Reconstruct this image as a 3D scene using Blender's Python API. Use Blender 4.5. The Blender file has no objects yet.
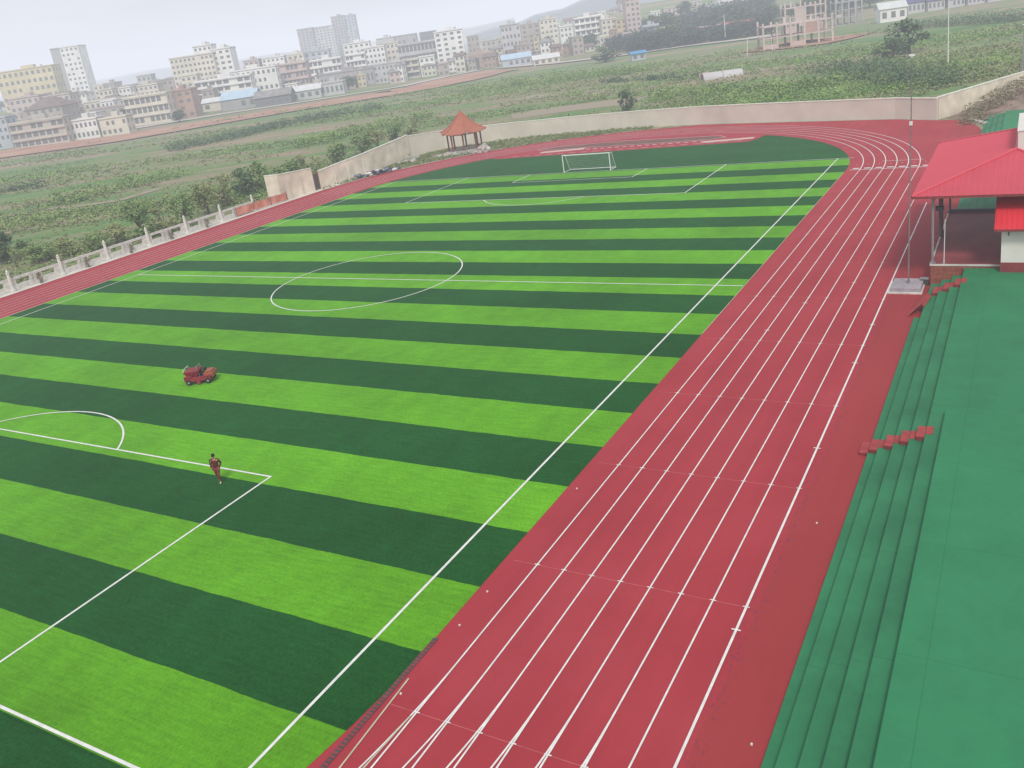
import bpy, bmesh, math, random
import numpy as np
from mathutils import Vector, Matrix
random.seed(7); rng = np.random.default_rng(7)
S = bpy.context.scene
col = S.collection
R = math.radians

# ------------------------------------------------------------------ camera
CAM = np.array((54.608, -61.945, 20.607))
CD = np.array((-0.49972, 0.80923, -0.30891)); CR = np.array((0.86549, 0.48074, -0.14074)); CU = np.array((-0.03462, 0.33769, 0.94062))
FPX = 874.02; SX, SY = 8.02, -69.44
cd = bpy.data.cameras.new('camera'); cam = bpy.data.objects.new('camera', cd); col.objects.link(cam)
cam.matrix_world = Matrix(((CR[0], CU[0], -CD[0], CAM[0]), (CR[1], CU[1], -CD[1], CAM[1]), (CR[2], CU[2], -CD[2], CAM[2]), (0, 0, 0, 1)))
cd.sensor_width = 36; cd.lens = FPX / 1024 * 36; cd.shift_x = -SX / 1024; cd.shift_y = SY / 1024
cd.clip_start = 0.5; cd.clip_end = 9000
S.camera = cam

HD = np.array((-0.5254, 0.8508)); HRT = np.array((0.8508, 0.5254))   # compass directions used to lay out the town
def sm(t):
    t = np.clip(t, 0, 1); return t * t * (3 - 2 * t)
def terrain(x, y):
    dx, dy = np.asarray(x) - CAM[0], np.asarray(y) - CAM[1]
    D = np.hypot(dx, dy); l = dx * HRT[0] + dy * HRT[1]
    hl = 15 * sm((D - 425) / 300) * sm((-l - 60) / 240)
    hr = 26 * sm((D - 470) / 420) * sm((l - 0) / 160)
    return hl + hr
def ray(px, py):
    return CD + (px - 512 - SX) / FPX * CR - (py - 384 - SY) / FPX * CU
def ground(px, py, z=0.0):
    v = ray(px, py); t = 20.0
    while t < 3000:
        q = CAM + t * v
        if q[2] <= terrain(q[0], q[1]) + z: break
        t *= 1.004
    return q[0], q[1], t
def along(px, t):                       # ground point at distance t along the view, in the direction of column px
    q = CAM + t * ray(px, 60); return q[0], q[1]

# ------------------------------------------------------------------ materials
def mat(name, c, rough=0.85, var=0.0, scale=1.0, bump=0.0, bscale=None, c2=None, stretch=None, spec=0.3, metal=0.0, detail=5, var2=0.0, scale2=0.05):
    m = bpy.data.materials.new(name); m.use_nodes = True
    nt = m.node_tree; b = nt.nodes['Principled BSDF']
    b.inputs['Base Color'].default_value = (*c, 1); b.inputs['Roughness'].default_value = rough
    b.inputs['Specular IOR Level'].default_value = spec; b.inputs['Metallic'].default_value = metal
    tc = nt.nodes.new('ShaderNodeTexCoord'); src = tc.outputs['Object']
    if stretch:
        mp = nt.nodes.new('ShaderNodeMapping'); mp.inputs['Scale'].default_value = stretch[:3]
        if len(stretch) > 3: mp.inputs['Rotation'].default_value = (0, 0, stretch[3])
        nt.links.new(src, mp.inputs[0]); src = mp.outputs[0]
    out = None
    if var or c2:
        n = nt.nodes.new('ShaderNodeTexNoise'); n.inputs['Scale'].default_value = scale; n.inputs['Detail'].default_value = detail
        nt.links.new(src, n.inputs['Vector'])
        cr = nt.nodes.new('ShaderNodeValToRGB'); e = cr.color_ramp.elements
        e[0].position = 0.3; e[1].position = 0.7
        lo = tuple(max(0, k * (1 - var)) for k in c); hi = c2 if c2 else tuple(k * (1 + var) for k in c)
        e[0].color = (*lo, 1); e[1].color = (*hi, 1)
        nt.links.new(n.outputs['Fac'], cr.inputs[0]); out = cr.outputs[0]
    if var2 and out:
        n2 = nt.nodes.new('ShaderNodeTexNoise'); n2.inputs['Scale'].default_value = scale2; n2.inputs['Detail'].default_value = 4
        nt.links.new(tc.outputs['Object'], n2.inputs['Vector'])
        mr = nt.nodes.new('ShaderNodeMapRange'); mr.inputs[1].default_value = 0.3; mr.inputs[2].default_value = 0.7
        mr.inputs[3].default_value = 1 - var2; mr.inputs[4].default_value = 1 + var2
        nt.links.new(n2.outputs['Fac'], mr.inputs[0])
        mx = nt.nodes.new('ShaderNodeVectorMath'); mx.operation = 'SCALE'
        nt.links.new(out, mx.inputs[0]); nt.links.new(mr.outputs[0], mx.inputs['Scale']); out = mx.outputs[0]
    if out: nt.links.new(out, b.inputs['Base Color'])
    if bump:
        n = nt.nodes.new('ShaderNodeTexNoise'); n.inputs['Scale'].default_value = bscale or scale * 4; n.inputs['Detail'].default_value = 6
        nt.links.new(src, n.inputs['Vector'])
        bp = nt.nodes.new('ShaderNodeBump'); bp.inputs['Strength'].default_value = bump; bp.inputs['Distance'].default_value = 0.05
        nt.links.new(n.outputs['Fac'], bp.inputs['Height']); nt.links.new(bp.outputs[0], b.inputs['Normal'])
    return m

class NT:
    """tiny helper for hand-made node graphs"""
    def __init__(s, m): s.nt = m.node_tree; s.b = s.nt.nodes['Principled BSDF']
    def n(s, t, **k):
        n = s.nt.nodes.new(t)
        for a, v in k.items(): setattr(n, a, v)
        return n
    def l(s, a, b): s.nt.links.new(a, b)
    def math(s, op, a, b=None, c=None):
        n = s.n('ShaderNodeMath', operation=op)
        for i, v in enumerate((a, b, c)):
            if v is None: continue
            if hasattr(v, 'is_linked'): s.l(v, n.inputs[i])
            else: n.inputs[i].default_value = v
        return n.outputs[0]
    def noise(s, vec, sc, det=5, rough=.5):
        n = s.n('ShaderNodeTexNoise'); n.inputs['Scale'].default_value = sc; n.inputs['Detail'].default_value = det; n.inputs['Roughness'].default_value = rough
        s.l(vec, n.inputs['Vector']); return n.outputs['Fac']
    def mapping(s, vec, sc, rot=0):
        n = s.n('ShaderNodeMapping'); n.inputs['Scale'].default_value = sc; n.inputs['Rotation'].default_value = (0, 0, rot); s.l(vec, n.inputs[0]); return n.outputs[0]
    def ramp(s, fac, stops):
        n = s.n('ShaderNodeValToRGB'); e = n.color_ramp.elements
        while len(e) < len(stops): e.new(0.5)
        for q, (p, c) in zip(e, stops): q.position = p; q.color = (*c, 1)
        s.l(fac, n.inputs[0]); return n.outputs[0]
    def mix(s, fac, a, b):
        n = s.n('ShaderNodeMix', data_type='RGBA')
        if hasattr(fac, 'is_linked'): s.l(fac, n.inputs[0])
        else: n.inputs[0].default_value = fac
        for i, v in ((6, a), (7, b)):
            if hasattr(v, 'is_linked'): s.l(v, n.inputs[i])
            else: n.inputs[i].default_value = (*v, 1)
        return n.outputs[2]
    def scale(s, v, f):
        n = s.n('ShaderNodeVectorMath', operation='SCALE'); s.l(v, n.inputs[0]); s.l(f, n.inputs['Scale']); return n.outputs[0]

def turf_material():
    m = bpy.data.materials.new('artificial_turf'); m.use_nodes = True; g = NT(m)
    P = g.n('ShaderNodeTexCoord').outputs['Object']; sp = g.n('ShaderNodeSeparateXYZ'); g.l(P, sp.inputs[0])
    wob = g.math('MULTIPLY', g.math('SUBTRACT', g.noise(P, .45, 4, .6), .5), .22)
    y = g.math('ADD', sp.outputs[1], wob)
    k = g.math('FLOOR', g.math('DIVIDE', g.math('ADD', y, 2.3), 4.0))
    par = g.math('MODULO', g.math('ADD', k, 100.0), 2.0)          # 0 light, 1 dark
    inside = g.math('MULTIPLY', g.math('LESS_THAN', sp.outputs[1], 49.9), g.math('GREATER_THAN', sp.outputs[1], -50.2))
    light = g.math('MULTIPLY', g.math('SUBTRACT', 1.0, par), inside)
    big = g.noise(P, .09, 4); grain = g.noise(g.mapping(P, (6, 2.2, 1)), 2.2, 6, .7); mid = g.noise(g.mapping(P, (1, .5, 1), .4), .8, 5, .6)
    cl = g.ramp(grain, [(.25, (.074, .252, .009)), (.5, (.112, .350, .013)), (.78, (.166, .44, .024))])
    cdk = g.ramp(grain, [(.25, (.005, .052, .009)), (.5, (.009, .082, .014)), (.78, (.019, .122, .025))])
    c = g.mix(light, cdk, cl)
    mr = g.n('ShaderNodeMapRange'); g.l(g.math('ADD', g.math('MULTIPLY', big, .6), g.math('MULTIPLY', mid, .4)), mr.inputs[0])
    mr.inputs[1].default_value = .35; mr.inputs[2].default_value = .65; mr.inputs[3].default_value = .80; mr.inputs[4].default_value = 1.2
    seam = g.math('ABSOLUTE', g.math('SUBTRACT', g.math('FRACT', g.math('DIVIDE', g.math('ADD', y, 2.3), 4.0)), .5))
    seamf = g.math('SUBTRACT', 1.0, g.math('MULTIPLY', g.math('GREATER_THAN', seam, .492), .12))
    wn = g.n('ShaderNodeTexWhiteNoise', noise_dimensions='1D'); g.l(k, wn.inputs['W'])
    seamf = g.math('MULTIPLY', seamf, g.math('ADD', .93, g.math('MULTIPLY', wn.outputs['Value'], .14)))
    streak = g.n('ShaderNodeMapRange'); g.l(g.noise(g.mapping(P, (.5, 5, 1), .55), 1.1, 5, .7), streak.inputs[0]); streak.inputs[1].default_value = .3; streak.inputs[2].default_value = .7; streak.inputs[3].default_value = .84; streak.inputs[4].default_value = 1.16
    seamf = g.math('MULTIPLY', seamf, streak.outputs[0])
    c = g.scale(g.scale(c, mr.outputs[0]), seamf)
    g.l(c, g.b.inputs['Base Color']); g.b.inputs['Roughness'].default_value = .95; g.b.inputs['Specular IOR Level'].default_value = .08
    g.b.inputs['Sheen Weight'].default_value = .07; g.b.inputs['Sheen Roughness'].default_value = .45; g.b.inputs['Sheen Tint'].default_value = (.55, 1, .55, 1)
    bp = g.n('ShaderNodeBump'); bp.inputs['Strength'].default_value = .5; bp.inputs['Distance'].default_value = .03
    g.l(g.noise(P, 14, 4, .7), bp.inputs['Height']); g.l(bp.outputs[0], g.b.inputs['Normal'])
    return m

def track_material():
    m = bpy.data.materials.new('red_running_track'); m.use_nodes = True; g = NT(m)
    P = g.n('ShaderNodeTexCoord').outputs['Object']; sp = g.n('ShaderNodeSeparateXYZ'); g.l(P, sp.inputs[0])
    lane = g.noise(g.mapping(P, (1.0, .05, 1)), .82, 3); fine = g.noise(P, 22, 3, .7); st = g.noise(P, .16, 6, .6); spots = g.noise(g.mapping(P, (2.2, 1, 1)), 3.2, 6, .8)
    c = g.ramp(st, [(.3, (.350, .033, .044)), (.5, (.382, .038, .050)), (.72, (.405, .048, .062))])
    # the strip beside the stands is a warmer, browner red, with dirt along the outer line
    edge = g.math('MULTIPLY', g.math('GREATER_THAN', g.math('ADD', sp.outputs[0], g.math('MULTIPLY', st, .8)), 47.1), g.math('LESS_THAN', sp.outputs[1], 200.0))
    c = g.mix(g.math('MULTIPLY', edge, .6), c, (.32, .042, .038))
    near = g.n('ShaderNodeMapRange'); g.l(g.math('ABSOLUTE', g.math('SUBTRACT', sp.outputs[0], 46.75)), near.inputs[0])
    near.inputs[1].default_value = 0.0; near.inputs[2].default_value = .5; near.inputs[3].default_value = 1; near.inputs[4].default_value = 0
    dirt = g.math('MULTIPLY', near.outputs[0], g.math('GREATER_THAN', spots, .56))
    c = g.mix(g.math('MULTIPLY', dirt, .75), c, (.19, .035, .065))
    mr = g.n('ShaderNodeMapRange'); g.l(g.math('ADD', g.math('MULTIPLY', fine, .4), g.math('MULTIPLY', lane, .6)), mr.inputs[0])
    mr.inputs[1].default_value = .3; mr.inputs[2].default_value = .7; mr.inputs[3].default_value = .88; mr.inputs[4].default_value = 1.1
    g.l(g.scale(c, mr.outputs[0]), g.b.inputs['Base Color']); g.b.inputs['Roughness'].default_value = .8; g.b.inputs['Specular IOR Level'].default_value = .25
    bp = g.n('ShaderNodeBump'); bp.inputs['Strength'].default_value = .25; bp.inputs['Distance'].default_value = .01
    g.l(g.noise(P, 40, 3, .7), bp.inputs['Height']); g.l(bp.outputs[0], g.b.inputs['Normal'])
    return m

def field_material():
    m = bpy.data.materials.new('waste_ground'); m.use_nodes = True; g = NT(m)
    P = g.n('ShaderNodeTexCoord').outputs['Object']; rot = -math.atan2(HRT[1], HRT[0])
    Q = g.mapping(P, (.35, 1, 1), 0); n = g.n('ShaderNodeMapping'); n.inputs['Rotation'].default_value = (0, 0, rot); g.l(P, n.inputs[0])
    Q = g.mapping(n.outputs[0], (.28, 1, 1))
    a = g.noise(Q, .035, 6, .62); b = g.noise(Q, .16, 5, .65); f = g.noise(P, 1.2, 5, .7)
    t = g.math('ADD', g.math('MULTIPLY', a, .62), g.math('MULTIPLY', b, .38))
    c = g.ramp(t, [(.32, (.075, .165, .048)), (.43, (.12, .225, .07)), (.48, (.18, .25, .095)), (.53, (.25, .235, .14)), (.60, (.36, .27, .19)), (.68, (.16, .20, .09))])
    mr = g.n('ShaderNodeMapRange'); g.l(f, mr.inputs[0]); mr.inputs[1].default_value = .3; mr.inputs[2].default_value = .7; mr.inputs[3].default_value = .7; mr.inputs[4].default_value = 1.3
    g.l(g.scale(c, mr.outputs[0]), g.b.inputs['Base Color']); g.b.inputs['Roughness'].default_value = 1; g.b.inputs['Specular IOR Level'].default_value = .1
    return m

def foliage_material(name, a, b, c):
    m = bpy.data.materials.new(name); m.use_nodes = True; g = NT(m)
    P = g.n('ShaderNodeNewGeometry').outputs['Position']
    v = g.math('ADD', g.math('MULTIPLY', g.noise(P, .12, 3), .5), g.math('MULTIPLY', g.noise(P, 1.3, 4, .7), .5))
    g.l(g.ramp(v, [(.36, a), (.5, b), (.64, c)]), g.b.inputs['Base Color']); g.b.inputs['Roughness'].default_value = .8; g.b.inputs['Specular IOR Level'].default_value = .15
    return m

M = {}
M['turf'] = turf_material(); M['track'] = track_material(); M['field'] = field_material()
M['white_line'] = mat('white_line_paint', (.74, .74, .70), .7, .12, 3)
M['faint_line'] = mat('worn_line_paint', (.55, .50, .48), .8, .2, 2)
M['kerb_line'] = mat('yellowed_kerb', (.50, .47, .34), .8, .2, 1.5)
M['verge'] = mat('rough_verge', (.17, .20, .085), 1, .35, .6, .4, 6, c2=(.34, .31, .20), var2=.25, scale2=.08)
M['dirt'] = mat('brown_dirt', (.20, .13, .09), 1, .4, .5, .6, 5, c2=(.33, .24, .18))
M['runway_soil'] = mat('unfinished_strip', (.17, .12, .08), .95, .35, .5, .2, 8, c2=(.26, .10, .09))
M['plinth'] = mat('grey_plinth_concrete', (.36, .32, .35), .9, .15, 1.5, .2, 8)
M['sand'] = mat('pale_sand', (.62, .42, .36), .95, .12, 1, .2, 8)
M['concrete'] = mat('pale_concrete', (.62, .58, .53), .9, .2, .7, .3, 6, var2=.12, scale2=.15)
M['wall'] = mat('grey_cement_render', (.62, .58, .49), .92, .08, .3, .2, 5, var2=.06, scale2=.08)
M['wall_beige'] = mat('beige_cement_render', (.72, .65, .52), .92, .16, .5, .2, 5, var2=.1, scale2=.12)
M['wall_cap'] = mat('wall_coping', (.72, .74, .64), .9, .1, 1)
M['fence_white'] = mat('white_stone', (.72, .72, .66), .8, .12, 2, .1)
M['fence_grey'] = mat('grey_stone', (.60, .59, .54), .85, .2, 2, .1)
M['orange'] = mat('orange_banner', (.62, .17, .09), .8, .25, .8, c2=(.68, .32, .24))
M['green_step'] = mat('green_step_coating', (.029, .200, .085), .7, .07, .8, .12, 10, var2=.12, scale2=.25, stretch=(1, .3, 1))
M['green_deck'] = mat('green_deck_coating', (.028, .212, .088), .75, .05, .35, .12, 10, var2=.1, scale2=.1, stretch=(1, .5, 1))
M['red_step'] = mat('red_stair_paint', (.36, .055, .055), .75, .2, 3, .1)
M['brick'] = mat('red_brick_face', (.30, .08, .055), .9, .3, 4, .3, c2=(.36, .13, .08))
M['stage'] = mat('dark_red_deck', (.25, .05, .055), .6, .15, .5, .05, var2=.15, scale2=.3)
M['roof_red'] = mat('red_metal_roof', (.56, .060, .088), .5, .07, .5, spec=.4, var2=.06, scale2=.2)
M['roof_red_bright'] = mat('bright_red_metal_roof', (.66, .03, .045), .5, .07, .5, spec=.4)
M['roof_rib'] = mat('red_roof_rib', (.62, .09, .125), .5, spec=.4)
M['white_wall'] = mat('white_plaster', (.72, .69, .64), .9, .05, 1, .05)
M['maroon'] = mat('maroon_plinth', (.24, .05, .05), .85, .15, 3)
M['steel'] = mat('grey_steel', (.30, .30, .31), .5, .1, 3, metal=.3)
M['steel_dark'] = mat('dark_steel', (.07, .065, .07), .6, .1, 3)
M['white_metal'] = mat('white_painted_metal', (.75, .76, .74), .5, .05, 3)
M['pavilion_roof'] = mat('orange_red_glazed_tile', (.40, .115, .06), .6, .18, 4, c2=(.47, .17, .10))
M['pavilion_post'] = mat('brown_red_post', (.22, .085, .07), .7, .1, 4)
M['stone'] = mat('rough_stone', (.44, .41, .36), .95, .25, 2, .4, 8)
M['stone2'] = mat('mossy_stone', (.28, .30, .24), .95, .25, 2, .4, 8)
M['bark'] = mat('bark', (.12, .09, .065), .95, .3, 6, .5, 14)
M['dirt_pale'] = mat('pale_dirt', (.42, .33, .25), 1, .2, .1, c2=(.30, .28, .18))
M['red_soil'] = mat('red_soil', (.46, .22, .14), 1, .2, .06, .3, 1, c2=(.46, .29, .20))
M['pale_road'] = mat('pale_road', (.48, .44, .38), .9, .12, .1)
M['rubber'] = mat('black_rubber', (.02, .02, .02), .8)
M['machine_red'] = mat('machine_red_paint', (.30, .03, .05), .5, .2, 6)
M['machine_orange'] = mat('machine_orange_paint', (.33, .10, .05), .55, .2, 6)
M['window'] = mat('dark_window_glass', (.16, .165, .17), .35, .2, .5, spec=.5)  # glass tone lifted, distance haze put into the colour
M['skin'] = mat('skin', (.42, .24, .16), .6, .05, 10)
M['hair'] = mat('black_hair', (.015, .013, .012), .6, .2, 20)
M['jacket'] = mat('maroon_jacket_cloth', (.11, .018, .018), .85, .2, 8)
M['trousers'] = mat('brick_red_trousers_cloth', (.20, .045, .035), .85, .2, 8)
M['shoe'] = mat('pale_shoes', (.5, .47, .42), .7)
M['fol_a'] = foliage_material('scrub_green', (.11, .21, .05), (.20, .32, .08), (.30, .41, .13))
M['fol_b'] = foliage_material('scrub_olive', (.14, .20, .065), (.235, .29, .11), (.34, .36, .17))
M['fol_c'] = foliage_material('tree_dark_green', (.05, .10, .045), (.095, .165, .07), (.15, .225, .10))
M['fol_d'] = foliage_material('dry_grass', (.19, .18, .10), (.28, .24, .15), (.36, .30, .21))
WC = {'cream': (.68, .63, .52), 'white': (.80, .79, .76), 'beige': (.54, .49, .42), 'yellow': (.62, .53, .32), 'grey': (.38, .37, .37), 'pale grey': (.52, .51, .51),
      'pink': (.56, .45, .41), 'brown': (.42, .36, .31), 'red brown': (.44, .29, .23), 'blue grey': (.46, .49, .54), 'dark grey': (.20, .20, .21)}
for k, c in WC.items(): M['w_' + k] = mat('plaster_' + k.replace(' ', '_'), c, .92, .12, .12, var2=.08, scale2=.03)
M['r_brown'] = mat('brown_tile_roof', (.20, .15, .13), .9, .25, .4)
M['r_grey'] = mat('grey_flat_roof', (.27, .26, .25), .9, .25, .3)
M['r_blue'] = mat('pale_blue_sheet_roof', (.42, .55, .66), .6, .1, .3)
M['r_white'] = mat('white_sheet_roof', (.62, .63, .62), .6, .1, .3)
M['r_red'] = mat('red_tile_roof', (.38, .12, .09), .9, .2, .3)
M['r_purple'] = mat('slate_blue_roof', (.10, .095, .20), .8, .2, .3)
M['bright_blue'] = mat('bright_blue_sheet', (.08, .28, .50), .6, .1, .3)

def deck_tex(m, sx, sy):
    g = NT(m); P = g.n('ShaderNodeTexCoord').outputs['Object']; sp = g.n('ShaderNodeSeparateXYZ'); g.l(P, sp.inputs[0])
    src = g.b.inputs['Base Color'].links[0].from_socket
    j = g.math('LESS_THAN', g.math('ABSOLUTE', g.math('SUBTRACT', g.math('FRACT', g.math('DIVIDE', sp.outputs[1], sy)), .5)), .004)
    if sx: j = g.math('MAXIMUM', j, g.math('LESS_THAN', g.math('ABSOLUTE', g.math('SUBTRACT', g.math('FRACT', g.math('DIVIDE', sp.outputs[0], sx)), .5)), .004))
    wn = g.n('ShaderNodeTexWhiteNoise', noise_dimensions='1D'); g.l(g.math('FLOOR', g.math('ADD', g.math('DIVIDE', sp.outputs[1], sy), .5)), wn.inputs['W'])
    st = g.n('ShaderNodeMapRange'); g.l(g.noise(P, .5, 8, .75), st.inputs[0]); st.inputs[1].default_value = .35; st.inputs[2].default_value = .6; st.inputs[3].default_value = .89; st.inputs[4].default_value = 1.04
    f = g.math('MULTIPLY', g.math('SUBTRACT', 1.0, g.math('MULTIPLY', j, .16)), g.math('ADD', .95, g.math('MULTIPLY', wn.outputs['Value'], .1)))
    g.l(g.scale(src, g.math('MULTIPLY', f, st.outputs[0])), g.b.inputs['Base Color'])
deck_tex(M['green_deck'], 5.0, 6.0); deck_tex(M['green_step'], 0, 6.0)

# ------------------------------------------------------------------ mesh helpers
class MB:
    def __init__(s): s.v = []; s.f = []; s.m = []; s.mats = []
    def mi(s, m):
        if m is None: return 0
        if m not in s.mats: s.mats.append(m)
        return s.mats.index(m)
    def face(s, pts, m=None):
        i = len(s.v); s.v += [tuple(map(float, p)) for p in pts]; s.f.append(tuple(range(i, i + len(pts)))); s.m.append(s.mi(m))
    def box(s, x0, x1, y0, y1, z0, z1, m=None, rz=0, o=(0, 0, 0)):
        c, q = math.cos(rz), math.sin(rz)
        P = [(x * c - y * q + o[0], x * q + y * c + o[1], z + o[2]) for z in (z0, z1) for x, y in ((x0, y0), (x1, y0), (x1, y1), (x0, y1))]
        i = len(s.v); s.v += P; k = s.mi(m)
        for f in ((0, 3, 2, 1), (4, 5, 6, 7), (0, 1, 5, 4), (1, 2, 6, 5), (2, 3, 7, 6), (3, 0, 4, 7)): s.f.append(tuple(i + j for j in f)); s.m.append(k)
    def tube(s, a, b, r0, r1=None, n=8, m=None, cap=True):
        r1 = r0 if r1 is None else r1; a, b = Vector(a), Vector(b); d = (b - a).normalized()
        u = d.orthogonal().normalized(); w = d.cross(u); i = len(s.v); k = s.mi(m)
        for p, r in ((a, r0), (b, r1)):
            for j in range(n):
                t = 2 * math.pi * j / n; s.v.append(tuple(p + r * (math.cos(t) * u + math.sin(t) * w)))
        for j in range(n): s.f.append((i + j, i + (j + 1) % n, i + n + (j + 1) % n, i + n + j)); s.m.append(k)
        if cap: s.f.append(tuple(i + j for j in range(n))[::-1]); s.m.append(k); s.f.append(tuple(i + n + j for j in range(n))); s.m.append(k)
    def ribbon(s, pts, w, z, m=None, w2=None):
        pts = [np.array(p[:2], float) for p in pts]; L = []
        for i, p in enumerate(pts):
            t = pts[min(i + 1, len(pts) - 1)] - pts[max(i - 1, 0)]; t = t / np.linalg.norm(t); n = np.array((-t[1], t[0])); L.append((p + n * w / 2, p - n * w / 2))
        for (a, b), (c, d) in zip(L, L[1:]):
            zz = [z(*q) if callable(z) else z for q in (b, d, c, a)]
            s.face([(*q, h) for q, h in zip((b, d, c, a), zz)], m)
    def build(s, name, m=None, parent=None, loc=None, smooth=False):
        me = bpy.data.meshes.new(name); me.from_pydata(s.v, [], s.f)
        mats = [M[k] if isinstance(k, str) else k for k in (s.mats or [m])]
        for k in mats: me.materials.append(k)
        if len(mats) > 1: me.polygons.foreach_set('material_index', s.m)
        if smooth: me.polygons.foreach_set('use_smooth', [True] * len(me.polygons))
        me.update()
        o = bpy.data.objects.new(name, me); col.objects.link(o)
        if parent: o.parent = parent
        if loc is not None: o.location = loc
        return o
def struct(o, label=None):
    o['kind'] = 'structure'
    if label: o['label'] = label
    return o
def tag(o, label, cat, group=None, kind=None):
    o['label'] = label; o['category'] = cat
    if group: o['group'] = group
    if kind: o['kind'] = kind
    return o
def thing(name, label, cat, loc=(0, 0, 0), rz=0, group=None):
    o = bpy.data.objects.new(name, None); col.objects.link(o); o.location = loc; o.rotation_euler = (0, 0, rz); o.empty_display_size = .3
    return tag(o, label, cat, group)
def dup(root, loc, rz=None, label=None, scale=None):
    r = root.copy(); col.objects.link(r); r.location = loc
    if rz is not None: r.rotation_euler = (0, 0, rz)
    if scale: r.scale = scale
    if label: r['label'] = label
    for ch in [c for c in bpy.data.objects if c.parent == root]:
        c = ch.copy(); col.objects.link(c); c.parent = r
        for g in [q for q in bpy.data.objects if q.parent == ch]:
            d = g.copy(); col.objects.link(d); d.parent = c
    return r

# ------------------------------------------------------------------ terrain
def grid_terrain():
    g1 = list(np.arange(-900, 901, 15.0)); ext = [950, 1050, 1200, 1500, 2000, 3000, 4200]
    xs = [-e for e in ext[::-1]] + g1 + ext
    ys = [y + 250 for y in xs]
    xs = [x - 150 for x in xs]
    b = MB(); n = len(xs)
    X, Y = np.meshgrid(xs, ys); Z = terrain(X, Y) - .15
    b.v = list(zip(X.ravel().tolist(), Y.ravel().tolist(), Z.ravel().tolist()))
    for j in range(n - 1):
        for i in range(n - 1): b.f.append((j * n + i, j * n + i + 1, (j + 1) * n + i + 1, (j + 1) * n + i)); b.m.append(0)
    return b.build('ground', M['field'], smooth=True)
struct(grid_terrain(), 'overgrown waste ground around the sports field')

def ridge(name, label, px0, px1, t, hfun, m):
    b = MB(); prev = None
    for px in np.linspace(px0, px1, 60):
        x, y = along(px, t); h = hfun(px); x2, y2 = along(px, t * 1.35)
        cur = ((x, y, -5), (x * .8 + x2 * .2, y * .8 + y2 * .2, h * .75), (x2, y2, h), )
        if prev: b.face([prev[0], cur[0], cur[1], prev[1]]); b.face([prev[1], cur[1], cur[2], prev[2]])
        prev = cur
    return struct(b.build(name, m, smooth=True), label)
M['hill'] = mat('wooded_hill', (.035, .06, .045), 1, .4, .02, c2=(.09, .12, .08))
ridge('hills', 'blue grey hills behind the town', 470, 1300, 1500, lambda p: 28 + 60 * float(sm((p - 505) / 150)) + 5 * math.sin(p * .05) + 3 * math.sin(p * .13), M['hill'])
ridge('hills', 'faint distant hills beyond the left of the town', -400, 520, 2300, lambda p: 54 + 7 * math.sin(p * .012) + 4 * math.sin(p * .05), M['hill'])

# ------------------------------------------------------------------ stadium ground
WALL = [(-47.8, 48.0), (-47.8, 60), (-49.8, 76), (-47, 84), (-37.5, 90), (-24, 92.2), (-11, 92.8), (4, 90.2), (15, 87), (37, 80), (42.9, 76.3), (53.6, 96), (75, 132)]
b = MB(); b.face([(x, y, -.06) for x, y in [(-49.2, -90), (80, -90), (80, 128)] + WALL[::-1][1:] + [(-49.2, 40)]])
struct(b.build('verge', M['verge']), 'rough grass verge inside the boundary wall')
def arc(r, a0, a1, n=60, cy=42.2): return [(r * math.cos(R(a)), cy + r * math.sin(R(a))) for a in np.linspace(a0, a1, n)]
out = arc(46.2, 100, 180, 50)
b = MB(); b.face([(x, y, -.03) for x, y in [(49.6, -90), (49.6, 61), (48.6, 67.5), (46.6, 74.6), (43.2, 75.6), (37, 79.5), (15, 86.4), (4, 89.6)] + out + [(-46.2, -90)]])
struct(b.build('running_track', M['track']), 'red synthetic running track')
ch = 67.4
aD = [p for p in arc(36.3, 0, 180, 120)]
right = [p for p in aD if p[0] > 0 and (p[1] < ch or p[0] > 19.5)]; left = [p for p in aD if p[0] < 0 and p[1] < ch]
b = MB(); b.face([(x, y, -.022) for x, y in [(36.3, -42.2)] + right + [(19.0, ch + 1.8), (18.2, ch + .2)] + [(-24.8, ch - 1.2)] + left + [(-36.3, -42.2)] + [p for p in arc(36.3, 180, 360, 60, -42.2)][1:-1]])
struct(b.build('football_turf', M['turf']), 'striped artificial football turf')
b = MB(); b.face([(x, y, -.018) for x, y in ((-20, 73.2), (-19, 72.2), (10, 71.8), (13, 73.0), (11.5, 75.0), (-6, 76.6), (-16, 75.4))])
struct(b.build('soil_strip', M['runway_soil']))
for k, q in enumerate((((-17.8, 69.3), (-10.2, 70.6), (-10.4, 72.0), (-17.8, 70.7)), ((10.6, 69.2), (18.3, 70.2), (18.3, 71.5), (10.8, 70.6)))):
    b = MB(); b.face([(x, y, -.012) for x, y in q]); b.ribbon([q[0], q[1], q[2], q[3], q[0]], .15, -.006, 'white_line'); b.mats = ['sand', 'white_line']
    b.m = [0] + [1] * (len(b.f) - 1)
    struct(b.build('sand_pit', M['sand']), 'pale sand pit behind the far goal line')

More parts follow.
